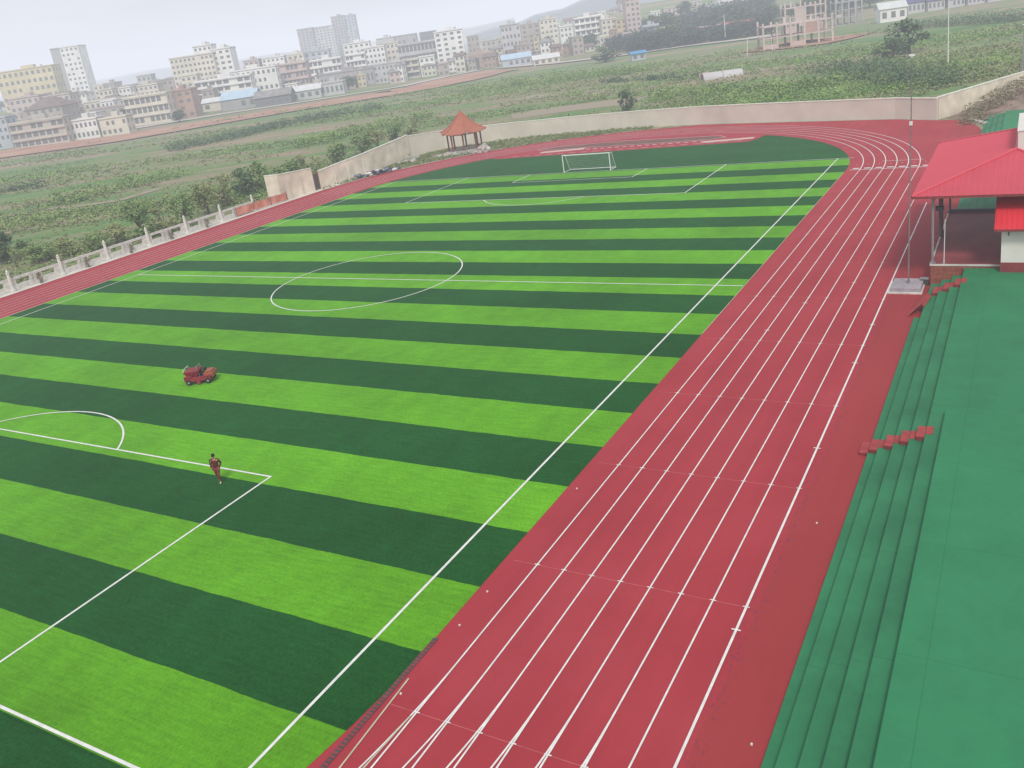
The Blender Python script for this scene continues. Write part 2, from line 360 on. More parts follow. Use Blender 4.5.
Z1 = -.008; LW = .12; W2, L2 = 34.1, 50.09
b = MB()
def seg(*pts, w=LW, z=Z1): b.ribbon(pts, w, z)
seg((W2, -L2), (W2, L2)); seg((-W2, -L2), (-W2, L2)); seg((-W2, 0), (36.2, 0), z=Z1 + .003)
seg((-W2, L2), (36.0, L2), z=Z1 + .003); seg((-W2, -L2), (W2, -L2), z=Z1 + .003)
cc = [(9.15 * math.cos(R(a)), 9.15 * math.sin(R(a))) for a in range(0, 361, 4)]; b.ribbon(cc, LW, Z1 + .006)
for s in (1, -1):
    e = s * L2
    seg((20.16, e), (20.16, e - s * 16.5)); seg((-20.16, e), (-20.16, e - s * 16.5)); seg((-20.22, e - s * 16.5), (20.22, e - s * 16.5), z=Z1 + .003)
    seg((9.16, e), (9.16, e - s * 5.5)); seg((-9.16, e), (-9.16, e - s * 5.5)); seg((-9.22, e - s * 5.5), (9.22, e - s * 5.5), z=Z1 + .003)
    A = [(9.15 * math.cos(R(a)), e - s * 11 - s * 9.15 * math.sin(R(a))) for a in np.linspace(37, 143, 40)]; b.ribbon(A, LW, Z1 + .006)
struct(b.build('pitch_markings', M['white_line']), 'white football pitch markings')

b = MB(); lw = .062
def track_lines():
    z = -.012
    for k in range(6):
        r = 37.72 + 1.22 * k
        b.ribbon([(q[0] + .10 * max(0, q[0] / r), q[1]) for q in arc(r, 0, 180, 150)], .095, z); b.ribbon(arc(r, 180, 299, 60, -42.2) , lw, z)
        b.ribbon([(-r, 42.2), (-r, -42.2)], lw, z)
        b.ribbon([((r + .10) * math.cos(R(a)), -42.2 + (r + .10) * math.sin(R(a))) for a in np.linspace(-60, 0, 60)], lw, z)
    for k in range(8):
        x = 37.82 + 1.22 * k; w = .08
        if k == 6: b.ribbon([(x, 34.5), (x, -85)], lw, z + .003)
        elif k == 7: b.ribbon([(x, 25.5), (x, -85)], .09, z + .003)
        else: b.ribbon([(x, 42.2), (x, -85)], lw, z + .003)
    # small hurdle ticks across every line
    for i in range(11):
        y = -44.8 + 8.5 * i
        for k in range(8):
            if k >= 6 and y > 24: continue
            x = 37.82 + 1.22 * k; b.box(x - .12, x + .12, y - .022, y + .022, z + .004, z + .007)
    for i, (k, y) in enumerate(((7, -37.6), (7, -13.5), (7, -7.2), (3, -3.5), (5, 1.2), (2, -9.0), (7, -24.0))):
        x = 37.82 + 1.22 * k; b.box(x - .16, x + .16, y - .03, y + .03, z + .004, z + .007)
    # finish line and its lane dashes
    b.box(36.7, 45.4, 42.45, 42.62, z + .004, z + .007)
    for k in range(7):
        x = 36.7 + 1.22 * k; b.box(x + .25, x + .95, 43.1, 43.5, z + .004, z + .007); b.box(x + .3, x + .42, 45.4, 45.55, z + .004, z + .007)
    for x in np.arange(-9.6, 10.4, 1.3): b.box(x, x + .75, 70.45 + x * .02, 70.75 + x * .02, z + .004, z + .007)
    for x in np.arange(-22, 17, 2.1): b.box(x, x + 1.2, 68.2 + x * .04, 68.32 + x * .04, z + .004, z + .007)
    b.ribbon([(-19, 72.4), (11, 72.0), (13.4, 73.0), (11.8, 75.2), (-6, 76.8), (-16.5, 75.6), (-20.5, 73.4), (-19, 72.4)], .14, z + .006)
    b.box(39.6, 44.0, 46.9, 47.0, z + .004, z + .007)
track_lines()
struct(b.build('lane_markings', M['white_line']), 'white lane lines of the running track')
b = MB()
for i in range(11): b.ribbon([(36.7, -44.8 + 8.5 * i), (46.3 if i < 9 else 43.6, -44.8 + 8.5 * i)], .025, -.0285)
M['row_line'] = mat('faint_row_paint', (.50, .13, .13), .8, .2, 2); struct(b.build('lane_markings', M['row_line']), 'faint pinkish rows painted across the lanes')
b = MB(); b.ribbon([(36.62, -43.6), (37.15, -52)], lw, -.005); b.ribbon([(37.72, -45), (37.3, -53)], lw, -.004)
b.ribbon([(-36.4, 42.2), (-36.4, -42.2)], .16, -.005)
struct(b.build('kerb_line', M['kerb_line']))
# drain grate strip along the inner edge
b = MB(); b.box(36.24, 36.46, -60, -41.5, -.022, -.012, 'steel_dark')
for y in np.arange(-60, -41.6, .16): b.box(36.25, 36.45, y, y + .085, -.012, -.004, 'maroon')
b.box(36.28, 36.32, -10, 41, -.02, -.008, 'kerb_line')
struct(b.build('drain_channel'))
b = MB()
for x, y in ((36.8, -40.6), (36.75, -38.5), (36.8, -44.3), (36.8, -30.4), (47.6, -30.3), (48.15, -42.3)): b.box(x - .03, x + .03, y - .03, y + .03, -.03, .02)
tag(b.build('litter', M['white_wall']), 'small white scraps of litter along the track edge', 'litter', kind='stuff')

# concrete path on the far left side
b = MB(); b.face([(-46.15, -90, -.016), (-46.15, 55, -.016), (-46.4, 60, -.016), (-47.6, 60, -.016), (-47.7, 40, -.016), (-49.4, 38, -.016), (-49.4, -90, -.016)])
struct(b.build('path', M['concrete']), 'pale concrete path beside the stone fence')
b = MB(); b.ribbon([(-46.2, -90), (-46.2, 46)] + arc(46.3, 175, 132, 16), .22, lambda x, y: .02)
b.mats = []; struct(b.build('kerb', M['wall_cap']))
# dirt bank in the right corner and rubble
b = MB()
bank = [(44.0, 77.2, -.03), (46.6, 74.9, -.02), (48.9, 72.6, .1), (50.4, 71.2, .5), (58, 71.2, .9), (66, 100, 1.8), (60, 106, 1.6), (53.6, 95, 1.2), (49.0, 86.8, .7)]
ctr = (52.2, 80, 1.1)
for p, q in zip(bank, bank[1:] + bank[:1]): b.face([ctr, p, q])
struct(b.build('dirt_bank', M['dirt']), 'bare earth bank in the corner of the boundary wall')

# ------------------------------------------------------------------ boundary walls
def wall_run(name, label, pts, h, m, t=.26, cap=True):
    w = thing(name, label, 'wall', (pts[0][0], pts[0][1], 0)); o = w.location
    hs = h if isinstance(h, (list, tuple)) else [h] * len(pts)
    b, c = MB(), MB()
    for (p, q, h0, h1) in zip(pts, pts[1:], hs, hs[1:]):
        p, q = np.array(p, float), np.array(q, float); n = max(1, int(np.linalg.norm(q - p) / 3)); d = (q - p) / np.linalg.norm(q - p); nn = np.array((-d[1], d[0]))
        for bb, tt, lo, hi in ((b, t, None, 0), (c, t + .12, 0.0, .14)):
            def P(a, s, z): return (a[0] + nn[0] * s * tt / 2 - o[0], a[1] + nn[1] * s * tt / 2 - o[1], z)
            z00, z10 = (-.3, -.3) if lo is None else (h0 + .003, h1 + .003)
            z01, z11 = h0 + hi, h1 + hi
            A = [P(p, -1, z00), P(q, -1, z10), P(q, 1, z10), P(p, 1, z00), P(p, -1, z01), P(q, -1, z11), P(q, 1, z11), P(p, 1, z01)]
            i = len(bb.v); bb.v += A
            for f in ((0, 3, 2, 1), (4, 5, 6, 7), (0, 1, 5, 4), (1, 2, 6, 5), (2, 3, 7, 6), (3, 0, 4, 7)): bb.f.append(tuple(i + j for j in f)); bb.m.append(0)
    b.build('render', m, w); c.build('coping', M['wall_cap'], w)
    return w
wall_run('boundary_wall', 'long grey rendered wall behind the far bend of the track', WALL[2:11], [3.9, 3.4, 3.0, 2.95, 2.9, 3.0, 3.0, 2.95, 2.9], M['wall'])
wall_run('boundary_wall', 'beige rendered wall running up beside the dirt bank', [(42.95, 76.55), (53.6, 96.2), (75, 132.2)], [3.0, 3.4, 4.5], M['wall_beige'])
wall_run('boundary_wall', 'beige rendered wall behind the white posts and heaped sacks', [(-47.8, 47.3), (-47.8, 60), (-49.75, 75.7)], [2.85, 3.5, 4.1], M['wall_beige'])
w = wall_run('wall_block', 'short beige wall block beside the gate gap', [(-50.0, 37.6), (-47.82, 38.2), (-47.8, 45.8)], [4.2, 4.15, 3.65], M['wall_beige'])
for (x, y) in ((-47.55, 40.2), (-47.55, 43.0)):
    b = MB(); b.box(-.05, .05, -.1, .1, 0, 3.0); b.build('pilaster', M['wall'], w, (x + 50.0, y - 37.6, 0))
# gate in the gap
g = thing('metal_gate', 'narrow dark metal gate in the gap of the beige wall', 'gate', (-47.8, 46.55, 0))
b = MB(); b.box(-.04, .04, -.45, .45, .15, 2.6); b.build('panel', M['steel_dark'], g)
for y in (-.55, .55):
    b = MB(); b.box(-.09, .09, y - .08, y + .08, 0, 3.1); b.build('post', M['pavilion_post'], g)

# stone fence on the left: pillars, rails and pierced panels
f = thing('stone_fence', 'pale stone balustrade fence with tall white pillars beside the path', 'fence', (-47.7, -7, 0))
def pillar():
    b = MB(); b.box(-.2, .2, -.2, .2, 0, .25); b.box(-.11, .11, -.11, .11, .25, 2.15); b.box(-.15, .15, -.15, .15, 2.15, 2.25)
    b.tube((0, 0, 2.27), (0, 0, 2.4), .1, .13); b.tube((0, 0, 2.4), (0, 0, 2.6), .13, .02); return b
pl = None
for k in range(-2, 7):
    y = 6.45 * k
    if pl is None: pl = pillar().build('pillar', M['fence_white'], f, (.2, y, 0))
    else: o = pl.copy(); col.objects.link(o); o.parent = f; o.location = (.2, y, 0)
pn = None
for k in range(-2, 6):
    if pn is None:
        b = MB(); y1 = 6.45
        b.box(-.1, .1, 0, y1, 0, .62); b.box(-.12, .12, 0, y1, 1.22, 1.5)
        for a, c in ((0, .75), (2.45, 2.75), (2.95, 3.55), (3.75, 4.0), (5.7, 6.45)): b.box(-.1, .1, a, c, .62, 1.22)
        pn = b.build('pierced_panel', M['fence_grey'], f, (-.05, 6.45 * k, 0))
    else: o = pn.copy(); col.objects.link(o); o.parent = f; o.location = (-.05, 6.45 * k, 0)
bn = thing('banner', 'faded orange banner strung along the end of the stone fence', 'banner', (-47.3, 28.0, 0))
b = MB(); n = 40
for i in range(n):
    y0, y1 = i * .27, (i + 1) * .27; x0, x1 = .05 * math.sin(i * .9), .05 * math.sin((i + 1) * .9)
    b.face([(x0, y0, .15), (x1, y1, .15), (x1, y1, 1.3 + .05 * math.sin(i * .5)), (x0, y0, 1.3 + .05 * math.sin(i * .5))])
b.build('cloth', M['orange'], bn)
for y in (0, 3.6, 7.2, 10.8):
    b = MB(); b.tube((0, y, 0), (0, y, 1.5), .04); b.build('stake', M['bark'], bn)

# ------------------------------------------------------------------ grandstand
ED = [(48.62, .12), (49.05, .40), (49.7, .70), (50.35, 1.0), (51.0, 1.3), (51.65, 1.6)]
gs = thing('grandstand', 'green painted terrace steps and deck beside the running track', 'grandstand', (48.6, -42, 0))
def tier(x0, x1, y0, y1, z, m, name='tier', rootof=gs):
    b = MB(); b.box(x0, x1, y0, y1, -.05, z); o = b.build(name, m, rootof, (-rootof.location[0], -rootof.location[1], 0))
    bv = o.modifiers.new('bevel', 'BEVEL'); bv.width = .03; bv.segments = 2; return o
for i, (x, z) in enumerate(ED[:4]):
    tier(x, ED[i + 1][0] + .01 * 0, -90, .0 if i else -6.0, z, M['green_step'])
tier(ED[4][0], ED[5][0], -90, -22, ED[4][1], M['green_step'])
tier(ED[5][0], 80, -90, -22, ED[5][1], M['green_deck'], 'deck')
tier(ED[4][0], 80, -21.997, .70, ED[4][1], M['green_deck'], 'deck')
def stairs(y0, w, n0=0, lean=0):
    for i in range(n0, 5):
        x, z = ED[i]; zz = (ED[i - 1][1] if i else 0) + (z - (ED[i - 1][1] if i else 0)) * .5
        b = MB(); b.box(x - .34, x - .002, y0, y0 + w, (ED[i - 1][1] if i else 0) + .003, zz + .02)
        b.m = [0] * len(b.f)
        i0 = len(b.f); b.box(x + .025, (ED[i + 1][0] - .37) if i < 4 else x + .3, y0 + .12, y0 + w - .12, z + .003, z + .02); b.box(x - .36, x + .02, y0 - .02, y0 + w + .02, zz + .023, zz + .07); b.mats = ['maroon', 'red_step']; b.m[i0:] = [1] * (len(b.f) - i0)  # darker body under a lighter top: shade of the side faces put into colour
        o = b.build('stair_block', None, gs, (-gs.location[0], -gs.location[1], 0))
stairs(-24.2, 1.0); stairs(-2.6, 1.2, 2)
# second terrace beyond the stage
g2 = thing('grandstand', 'far green terrace steps behind the red canopy', 'grandstand', (48.6, 16, 0))
for i, (x, z) in enumerate(ED[:4]): tier(x + .5, ED[i + 1][0] + .5, 16.2, 76.5 - 1.8 * i, z, M['green_step'], rootof=g2)
tier(ED[4][0] + .5, 74, 16.2, 71, ED[4][1], M['green_deck'], 'deck', g2)
b = MB(); b.face([(0, 0, .0), (.75, .9, .62), (.95, 2.7, .72), (.2, 1.2, .06)]); b.face([(0, 0, .0), (.2, 1.2, .06), (.12, 1.25, 0)]); b.face([(.95, 2.7, .72), (.75, .9, .62), (.95, .85, .4), (1.2, 2.7, .5)])
o = b.build('loose_sheet', M['red_step'], loc=(48.15, -5.6, 0)); sol = o.modifiers.new('s', 'SOLIDIFY'); sol.thickness = .04
tag(o, 'bent pinkish red sheet leaning on the steps beside the lamp base', 'sheet')

# ------------------------------------------------------------------ stage and canopy
st = thing('stage', 'dark red stage platform with a brick front beneath the canopy', 'stage', (48.95, .75, 0))
b = MB(); b.box(0, 11, 0, 14.8, -.05, 1.42); b.build('base', M['brick'], st)
b = MB(); b.box(.06, 10.9, .08, 14.7, 1.423, 1.5); b.build('floor', M['stage'], st)
b = MB(); b.box(-.05, 11, -.05, .07, 1.423, 1.53); b.box(-.05, .055, .075, 14.8, 1.423, 1.53); b.build('edging', M['concrete'], st)
b = MB(); b.box(0.06, 10.9, 14.55, 14.78, 1.503, 1.75); b.build('back_kerb', M['steel_dark'], st)
x0, x1, y0, y1, ze, zr = 47.8, 59.7, .4, 20.6, 6.3, 8.05; rx = 53.75; ra, rb = 6.35, 14.65
cp = thing('canopy', 'large red ribbed metal hip roof on posts over the stage', 'canopy', (rx, 10.5, 0)); cl = (-rx, -10.5, 0)
def slope(quad, ribdir):
    b = MB(); b.face(quad)
    # thin raised ribs from the eave up the slope
    A, B = np.array(quad[0], float), np.array(quad[1], float); E = (B - A); Ln = np.linalg.norm(E); E /= Ln
    T = [np.array(q, float) for q in quad[2:]]
    up = np.cross(E, T[0] - A); up /= np.linalg.norm(up)
    if up[2] < 0: up = -up
    dn = np.cross(up, E); 
    if dn[2] < 0: dn = -dn
    poly = [A, B] + T
    for s in np.arange(.2, Ln, .38):
        p = A + E * s; best = 0
        n = len(poly)
        for i in range(1, n):
            a, c = poly[i], poly[(i + 1) % n]
            u0, u1 = (a - A) @ E - s, (c - A) @ E - s; v0, v1 = (a - A) @ dn, (c - A) @ dn
            if (u0 <= 0 <= u1) or (u1 <= 0 <= u0):
                if abs(u1 - u0) < 1e-6: continue
                v = v0 + (v1 - v0) * (-u0) / (u1 - u0); best = max(best, v)
        if best < .3: continue
        q = p + dn * best; w = E * .035; h = up * .035
        b.face([p - w, p + h, q + h, q - w], 'roof_rib'); b.face([p + h, p + w, q + w, q + h], 'roof_rib')
    b.mats = ['roof_red', 'roof_rib']; b.m = [0] + [1] * (len(b.f) - 1)
    o = b.build('roof_slope', None, cp, cl); return o
slope([(x0, y0, ze), (x1, y0, ze), (rx, ra, zr)], 0); slope([(x1, y0, ze), (x1, y1, ze), (rx, rb, zr), (rx, ra, zr)], 0)
slope([(x1, y1, ze), (x0, y1, ze), (rx, rb, zr)], 0); slope([(x0, y1, ze), (x0, y0, ze), (rx, ra, zr), (rx, rb, zr)], 0)
b = MB()
for p, q in (((x0, y0, ze), (rx, ra, zr)), ((x1, y0, ze), (rx, ra, zr)), ((x0, y1, ze), (rx, rb, zr)), ((x1, y1, ze), (rx, rb, zr)), ((rx, ra, zr), (rx, rb, zr))):
    b.tube((p[0], p[1], p[2] + .03), (q[0], q[1], q[2] + .03), .09, n=6)
b.build('ridge_cap', M['roof_rib'], cp, cl)
b = MB(); b.box(x0, x1, y0, y0 + .05, ze - .16, ze - .02); b.box(x0, x0 + .05, y0 + .055, y1 - .055, ze - .16, ze - .02); b.box(x0, x1, y1 - .05, y1, ze - .16, ze - .02); b.box(x1 - .05, x1, y0 + .055, y1 - .055, ze - .16, ze - .02)
b.build('fascia', M['maroon'], cp, cl)
b = MB(); b.box(x0 + .06, x1 - .06, y0 + .06, y1 - .06, ze - .14, ze - .10); b.build('ceiling', M['steel_dark'], cp, cl)
for (x, y) in ((49.05, 1.05), (49.4, 1.9), (49.05, 8), (49.05, 15.3), (58.5, 1.05), (58.5, 15.3)):
    b = MB(); zb = 1.5
    if (x, y) == (49.4, 1.9): b.tube((x, y, 3.2), (x, y, ze - .15), .06); b.box(x - .25, x + .25, y - .2, y + .2, 5.0, 5.25); b.build('bracket', M['steel_dark'], cp, cl); continue
    b.tube((x, y, zb), (x, y, ze - .14), .08); b.box(x - .18, x + .18, y - .18, y + .18, zb + .03, zb + .07); b.build('post', M['steel'] if y < 2 else M['steel_dark'], cp, cl)
b = MB(); b.tube((49.05, 1.2, 5.75), (49.05, 15.3, 5.75), .06); b.tube((49.05, 15.3, 5.75), (58.5, 15.3, 5.75), .06); b.build('truss', M['steel_dark'], cp, cl)
lt = b = MB(); b.box(rx + .05, rx + 1.3, ra + .25, rb - .3, zr - .4, zr + 1.15); b.build('lantern', M['white_wall'], cp, cl)
b = MB(); b.box(rx + .0, rx + 1.35, ra + .2, rb - .25, zr + 1.153, zr + 1.22); b.build('lantern_roof', M['white_wall'], cp, cl)
o = thing('flag_pole', 'thin white pole standing on the corner of the stage', 'pole', (49.75, .98, 1.5))
b = MB(); b.tube((0, 0, 0), (.05, 0, 3.1), .03, .022); b.build('pole', M['white_metal'], o)
b = MB(); b.tube((0, 0, 0.0), (0, 0, .06), .12); b.build('base', M['steel'], o)

hs = thing('utility_house', 'small white house with bright red gable roof next to the stage', 'house', (53.15, -.15, 0)); hl = (-53.15, .15, 0)
b = MB(); b.box(53.15, 61, -.15, 5.2, 1.95, 4.3); b.build('wall', M['white_wall'], hs, hl)
b = MB(); b.box(53.12, 61.03, -.18, 5.23, 1.2, 1.947); b.build('plinth', M['maroon'], hs, hl)
b = MB(); A = [(52.75, -.85, 4.3), (61.5, -.85, 4.3), (61.5, 2.4, 5.75), (52.75, 2.4, 5.75)]
b.face(A); b.face([(52.75, 2.4, 5.75), (61.5, 2.4, 5.75), (61.5, 5.7, 4.3), (52.75, 5.7, 4.3)])
for x in np.arange(52.85, 61.4, .3):
    for y_, z_ in ((-.85, 4.3), (5.7, 4.3)): b.tube((x, y_, z_ + .02), (x, 2.4, 5.77), .028, n=4)
o = b.build('roof', M['roof_red_bright'], hs, hl)
b = MB(); b.face([(53.15, -.15, 4.3), (53.15, 5.2, 4.3), (53.15, 2.4, 5.6)]); b.build('gable', M['white_wall'], hs, hl); b = MB(); b.face([(61, -.15, 4.3), (61, 5.2, 4.3), (61, 2.4, 5.6)]); b.build('gable', M['white_wall'], hs, hl)
b = MB(); b.box(52.76, 61.5, -.87, -.83, 4.18, 4.33); b.build('fascia', M['maroon'], hs, hl)
b = MB(); b.tube((53.55, -.2, 4.2), (53.55, -.2, 3.75), .03); b.build('lamp_bracket', M['steel_dark'], hs, hl)

# concrete plinth and masts
def mast(name, label, x, y, h, r, m, arm=0, base=None):
    o = thing(name, label, 'pole', (x, y, float(terrain(x, y))))
    b = MB(); b.tube((0, 0, 0), (0, 0, h), r, r * .55, 10); b.build('pole', m, o)
    b = MB(); b.box(-.06, .06, -.06, .06, h, h + .08); b.box(-.16, .16, -.08, .08, h + .083, h + .2); b.build('lamp_head', M['white_metal'], o)
    b = MB(); b.tube((0, 0, 0), (0, 0, .08), r * 2.2, n=10)
    for a in range(4): b.box(-.02, .02, r, r * 2, .08, .25, rz=a * math.pi / 2)
    b.build('flange', M['steel'], o)
    return o
o = thing('lamp_plinth', 'grey concrete block holding the lamp mast beside the stage', 'plinth', (47.55, .2, 0))
b = MB(); b.box(-.95, .95, -1.1, 1.1, -.02, .34); q = b.build('block', M['plinth'], o); bv = q.modifiers.new('b', 'BEVEL'); bv.width = .03
b = MB(); b.box(-1.12, 1.05, -1.3, 1.25, -.03, .06); b.build('footing', M['fence_grey'], o)
M['mast'] = mat('weathered_mast', (.22, .19, .18), .6, .2, 3)
ob = mast('lamp_mast', 'slender grey brown lamp mast standing on the concrete block beside the stage', 47.62, .2, 15.0, .052, M['mast']); ob.location.z = .34; ob.rotation_euler = (0, R(1.0), 0)
b = MB(); b.box(-.09, .09, -.09, .09, 10.75, 11.0); b.build('junction', M['white_metal'], ob)
x, y, t = ground(948, 65); mast('lamp_mast', 'tall pale mast standing out in the scrub beyond the wall', x, y, 15.5, .14, M['fence_white'])
x, y, t = 53.0, 96.2, 0; mast('lamp_mast', 'grey lamp mast beside the beige corner wall at the right', x, y, 10.2, .13, M['steel'])
x, y, t = ground(869, 40); mast('lamp_mast', 'short thin pole in the scrub left of the dark round tree', x, y, 5.5, .10, M['steel'])
x, y, t = ground(725.5, 40); mast('lamp_mast', 'white pole rising beside the distant pale road', x, y, 12, .25, M['fence_white'])
o = thing('junction_box', 'small dark box on the track at the lamp plinth corner', 'box', (48.55, 1.0, 0))
b = MB(); b.box(-.25, .25, -.2, .2, -.03, .42); b.build('case', M['steel_dark'], o); b = MB(); b.box(-.28, .28, -.23, .23, .423, .46); b.build('lid', M['steel'], o)

# ------------------------------------------------------------------ goal
def goal(y):
    o = thing('football_goal', 'white football goal frame on the far goal line', 'goal', (0, y, 0))
    for s in (-1, 1):
        b = MB(); b.tube((s * 3.66, 0, 0), (s * 3.66, 0, 2.44), .07, n=10); b.build('post', M['white_metal'], o)
        b = MB(); b.tube((s * 3.66, 0, 2.40), (s * 3.66, .9, 2.38), .04); b.tube((s * 3.66, .9, 2.38), (s * 3.66, 1.9, .04), .04); b.tube((s * 3.66, 0, .04), (s * 3.66, 1.9, .04), .04); b.build('side_frame', M['white_metal'], o)
    b = MB(); b.tube((-3.66, 0, 2.44), (3.66, 0, 2.44), .07, n=10); b.build('crossbar', M['white_metal'], o)
    b = MB(); b.tube((-3.66, 1.9, .06), (3.66, 1.9, .06), .06); b.build('ground_bar', M['white_metal'], o)
    b = MB(); r = .006
    for i in range(31):
        x = -3.66 + i * .244; b.tube((x, .9, 2.38), (x, 1.9, .06), r, n=3, cap=False)
    for i in range(10):
        t = i / 9; b.tube((-3.66, .9 + t, 2.38 - t * 2.32), (3.66, .9 + t, 2.38 - t * 2.32), r, n=3, cap=False)
    b.build('net', M['white_line'], o)
goal(L2 + .1)

# ------------------------------------------------------------------ pavilion
pv = thing('pavilion', 'hexagonal garden pavilion with flared orange red roof beside the far bend', 'pavilion', (-38.3, 78.0, 0), .2)
b = MB()
for k in range(6):
    a0, a1 = k * math.pi / 3, (k + 1) * math.pi / 3
    prof = [(4.7, 3.6), (4.0, 3.9), (3.2, 4.4), (2.3, 5.15), (1.3, 6.1), (.5, 6.95), (.12, 7.35)]
    for (r0, z0), (r1, z1) in zip(prof, prof[1:]):
        n = 6
        for j in range(n):
            def P(r, z, u):
                A = np.array((math.cos(a0), math.sin(a0))) * r; B = np.array((math.cos(a1), math.sin(a1))) * r; q = A + (B - A) * u
                lift = .35 * (abs(u - .5) * 2) ** 3 * max(0, (r - 2.5) / 2); return (q[0], q[1], z + lift)
            b.face([P(r0, z0, j / n), P(r0, z0, (j + 1) / n), P(r1, z1, (j + 1) / n), P(r1, z1, j / n)])
o = b.build('roof', M['pavilion_roof'], pv); sd = o.modifiers.new('s', 'SOLIDIFY'); sd.thickness = .12
b = MB()
for k in range(6):
    a = k * math.pi / 3
    for (r0, z0), (r1, z1) in zip([(4.7, 4.0), (4.0, 4.2), (3.2, 4.55), (2.3, 5.22), (1.3, 6.15)], [(4.0, 4.2), (3.2, 4.55), (2.3, 5.22), (1.3, 6.15), (.3, 7.2)]):
        b.tube((r0 * math.cos(a), r0 * math.sin(a), z0), (r1 * math.cos(a), r1 * math.sin(a), z1), .1, n=6)
b.build('hip_ridge', M['pavilion_roof'], pv)
b = MB(); b.tube((0, 0, 7.2), (0, 0, 7.5), .22, .16); b.tube((0, 0, 7.5), (0, 0, 8.0), .14, .02); b.build('finial', M['pavilion_roof'], pv)
for k in range(8):
    a = k * math.pi / 4 + .3; b = MB(); b.tube((3.15 * math.cos(a), 3.15 * math.sin(a), .35), (3.15 * math.cos(a), 3.15 * math.sin(a), 3.7), .17, n=8)
    b.tube((3.15 * math.cos(a), 3.15 * math.sin(a), .35), (3.15 * math.cos(a), 3.15 * math.sin(a), .6), .2, n=8); b.build('post', M['pavilion_post'], pv)
b = MB()
for k in range(8):
    a, c = k * math.pi / 4 + .3, (k + 1) * math.pi / 4 + .3
    b.tube((3.15 * math.cos(a), 3.15 * math.sin(a), 3.4), (3.15 * math.cos(c), 3.15 * math.sin(c), 3.4), .14, n=4)
b.build('beam', M['pavilion_post'], pv)
b = MB(); b.tube((0, 0, -.1), (0, 0, .35), 3.9, 3.7, 24); b.build('floor', M['stone'], pv)
b = MB(); b.tube((0, 0, .35), (0, 0, .75), .55, .5, 10); b.build('table', M['stone'], pv)

def rock_mesh(seed, r, m):
    rr = random.Random(seed); bm = bmesh.new(); bmesh.ops.create_icosphere(bm, subdivisions=2, radius=r)
    for v in bm.verts:
        n = 1 + .35 * (rr.random() - .5) + .25 * math.sin(v.co.x * 5 + seed) ; v.co *= n; v.co.z *= .8
    me = bpy.data.meshes.new('boulder'); bm.to_mesh(me); bm.free(); me.materials.append(m); return me
RK = [rock_mesh(i, 1, M['stone'] if i % 2 else M['stone2']) for i in range(6)]
def rock(x, y, s, label, i, grp=None, z=0):
    o = bpy.data.objects.new('boulder', RK[i % 6]); col.objects.link(o); o.location = (x, y, z + s * .35); o.scale = (s * random.uniform(.9, 1.5), s * random.uniform(.9, 1.3), s * random.uniform(.7, 1.1)); o.rotation_euler = (0, 0, random.random() * 6)
    tag(o, label, 'boulder', grp or 'boulders around the pavilion')
rock(-32.6, 75.3, 1.25, 'largest pale boulder to the right of the pavilion', 1)
rock(-34.2, 74.6, .8, 'pale boulder leaning beside the largest one at the pavilion', 3)
for k in range(12):
    x = -41.5 + k * .72; y = 72.9 + .28 * k * .5 + random.uniform(-.5, .5)
    rock(x, y, random.uniform(.35, .7), 'low grey boulder in the row edging the pavilion front', k)
for k in range(8): rock(-46 + random.uniform(-1, 2.6), 68 + random.uniform(0, 6), random.uniform(.3, .7), 'small mossy boulder in the grass left of the pavilion', k, 'boulders in the grass left of the pavilion')
for k in range(4): rock(47.6 + k * .55, 73.2 - k * 1.4, random.uniform(.3, .55), 'pale rubble boulder at the foot of the dirt bank', 1, 'rubble at the foot of the dirt bank')

# sacks heaped beside the track and white posts before the wall
bm = bmesh.new(); bmesh.ops.create_uvsphere(bm, u_segments=12, v_segments=8, radius=1)
for v in bm.verts:
    v.co.x = math.copysign(abs(v.co.x) ** .7, v.co.x) * .55; v.co.y = math.copysign(abs(v.co.y) ** .7, v.co.y) * .34; v.co.z *= .2 + .03 * math.sin(v.co.x * 9)
sm_ = bpy.data.meshes.new('sack'); bm.to_mesh(sm_); bm.free()
SK = []
for k, (cname, c) in enumerate((('dark', (.05, .05, .07)), ('blue grey', (.16, .19, .26)), ('white', (.62, .62, .60)))):
    me = sm_.copy(); me.materials.append(mat('sack_' + cname.replace(' ', '_'), c, .8, .2, 4)); SK.append((cname, me))
for k in range(26):
    u = k / 26; x, y = -45.6 + 3.6 * u + random.uniform(-.4, .4), 54.8 + 7.0 * u + random.uniform(-.5, .5)
    cname, me = SK[random.choice((0, 0, 1, 2))]; o = bpy.data.objects.new('sack', me); col.objects.link(o)
    o.location = (x, y, .2 + .38 * random.choice((0, 0, 1))); o.rotation_euler = (random.uniform(-.2, .2), random.uniform(-.2, .2), random.random() * 3); o.scale = (1.1,) * 3
    tag(o, cname + ' sack in the heap between track and beige wall', 'sack', cname + ' sacks heaped beside the track')
for k, (x, y) in enumerate(((-46.3, 49.6), (-46.2, 53.0), (-45.7, 56.6))):
    o = thing('net_post', ('leftmost', 'middle', 'rightmost')[k] + ' of three thin white posts in front of the beige wall', 'post', (x, y, 0))
    b = MB(); b.tube((0, 0, 0), (0, 0, 2.5 if k < 2 else 3.2), .06); b.build('pole', M['white_metal'], o)
    b = MB(); b.box(-.3, .3, -.3, .3, 0, .12); b.build('base', M['white_metal'], o)

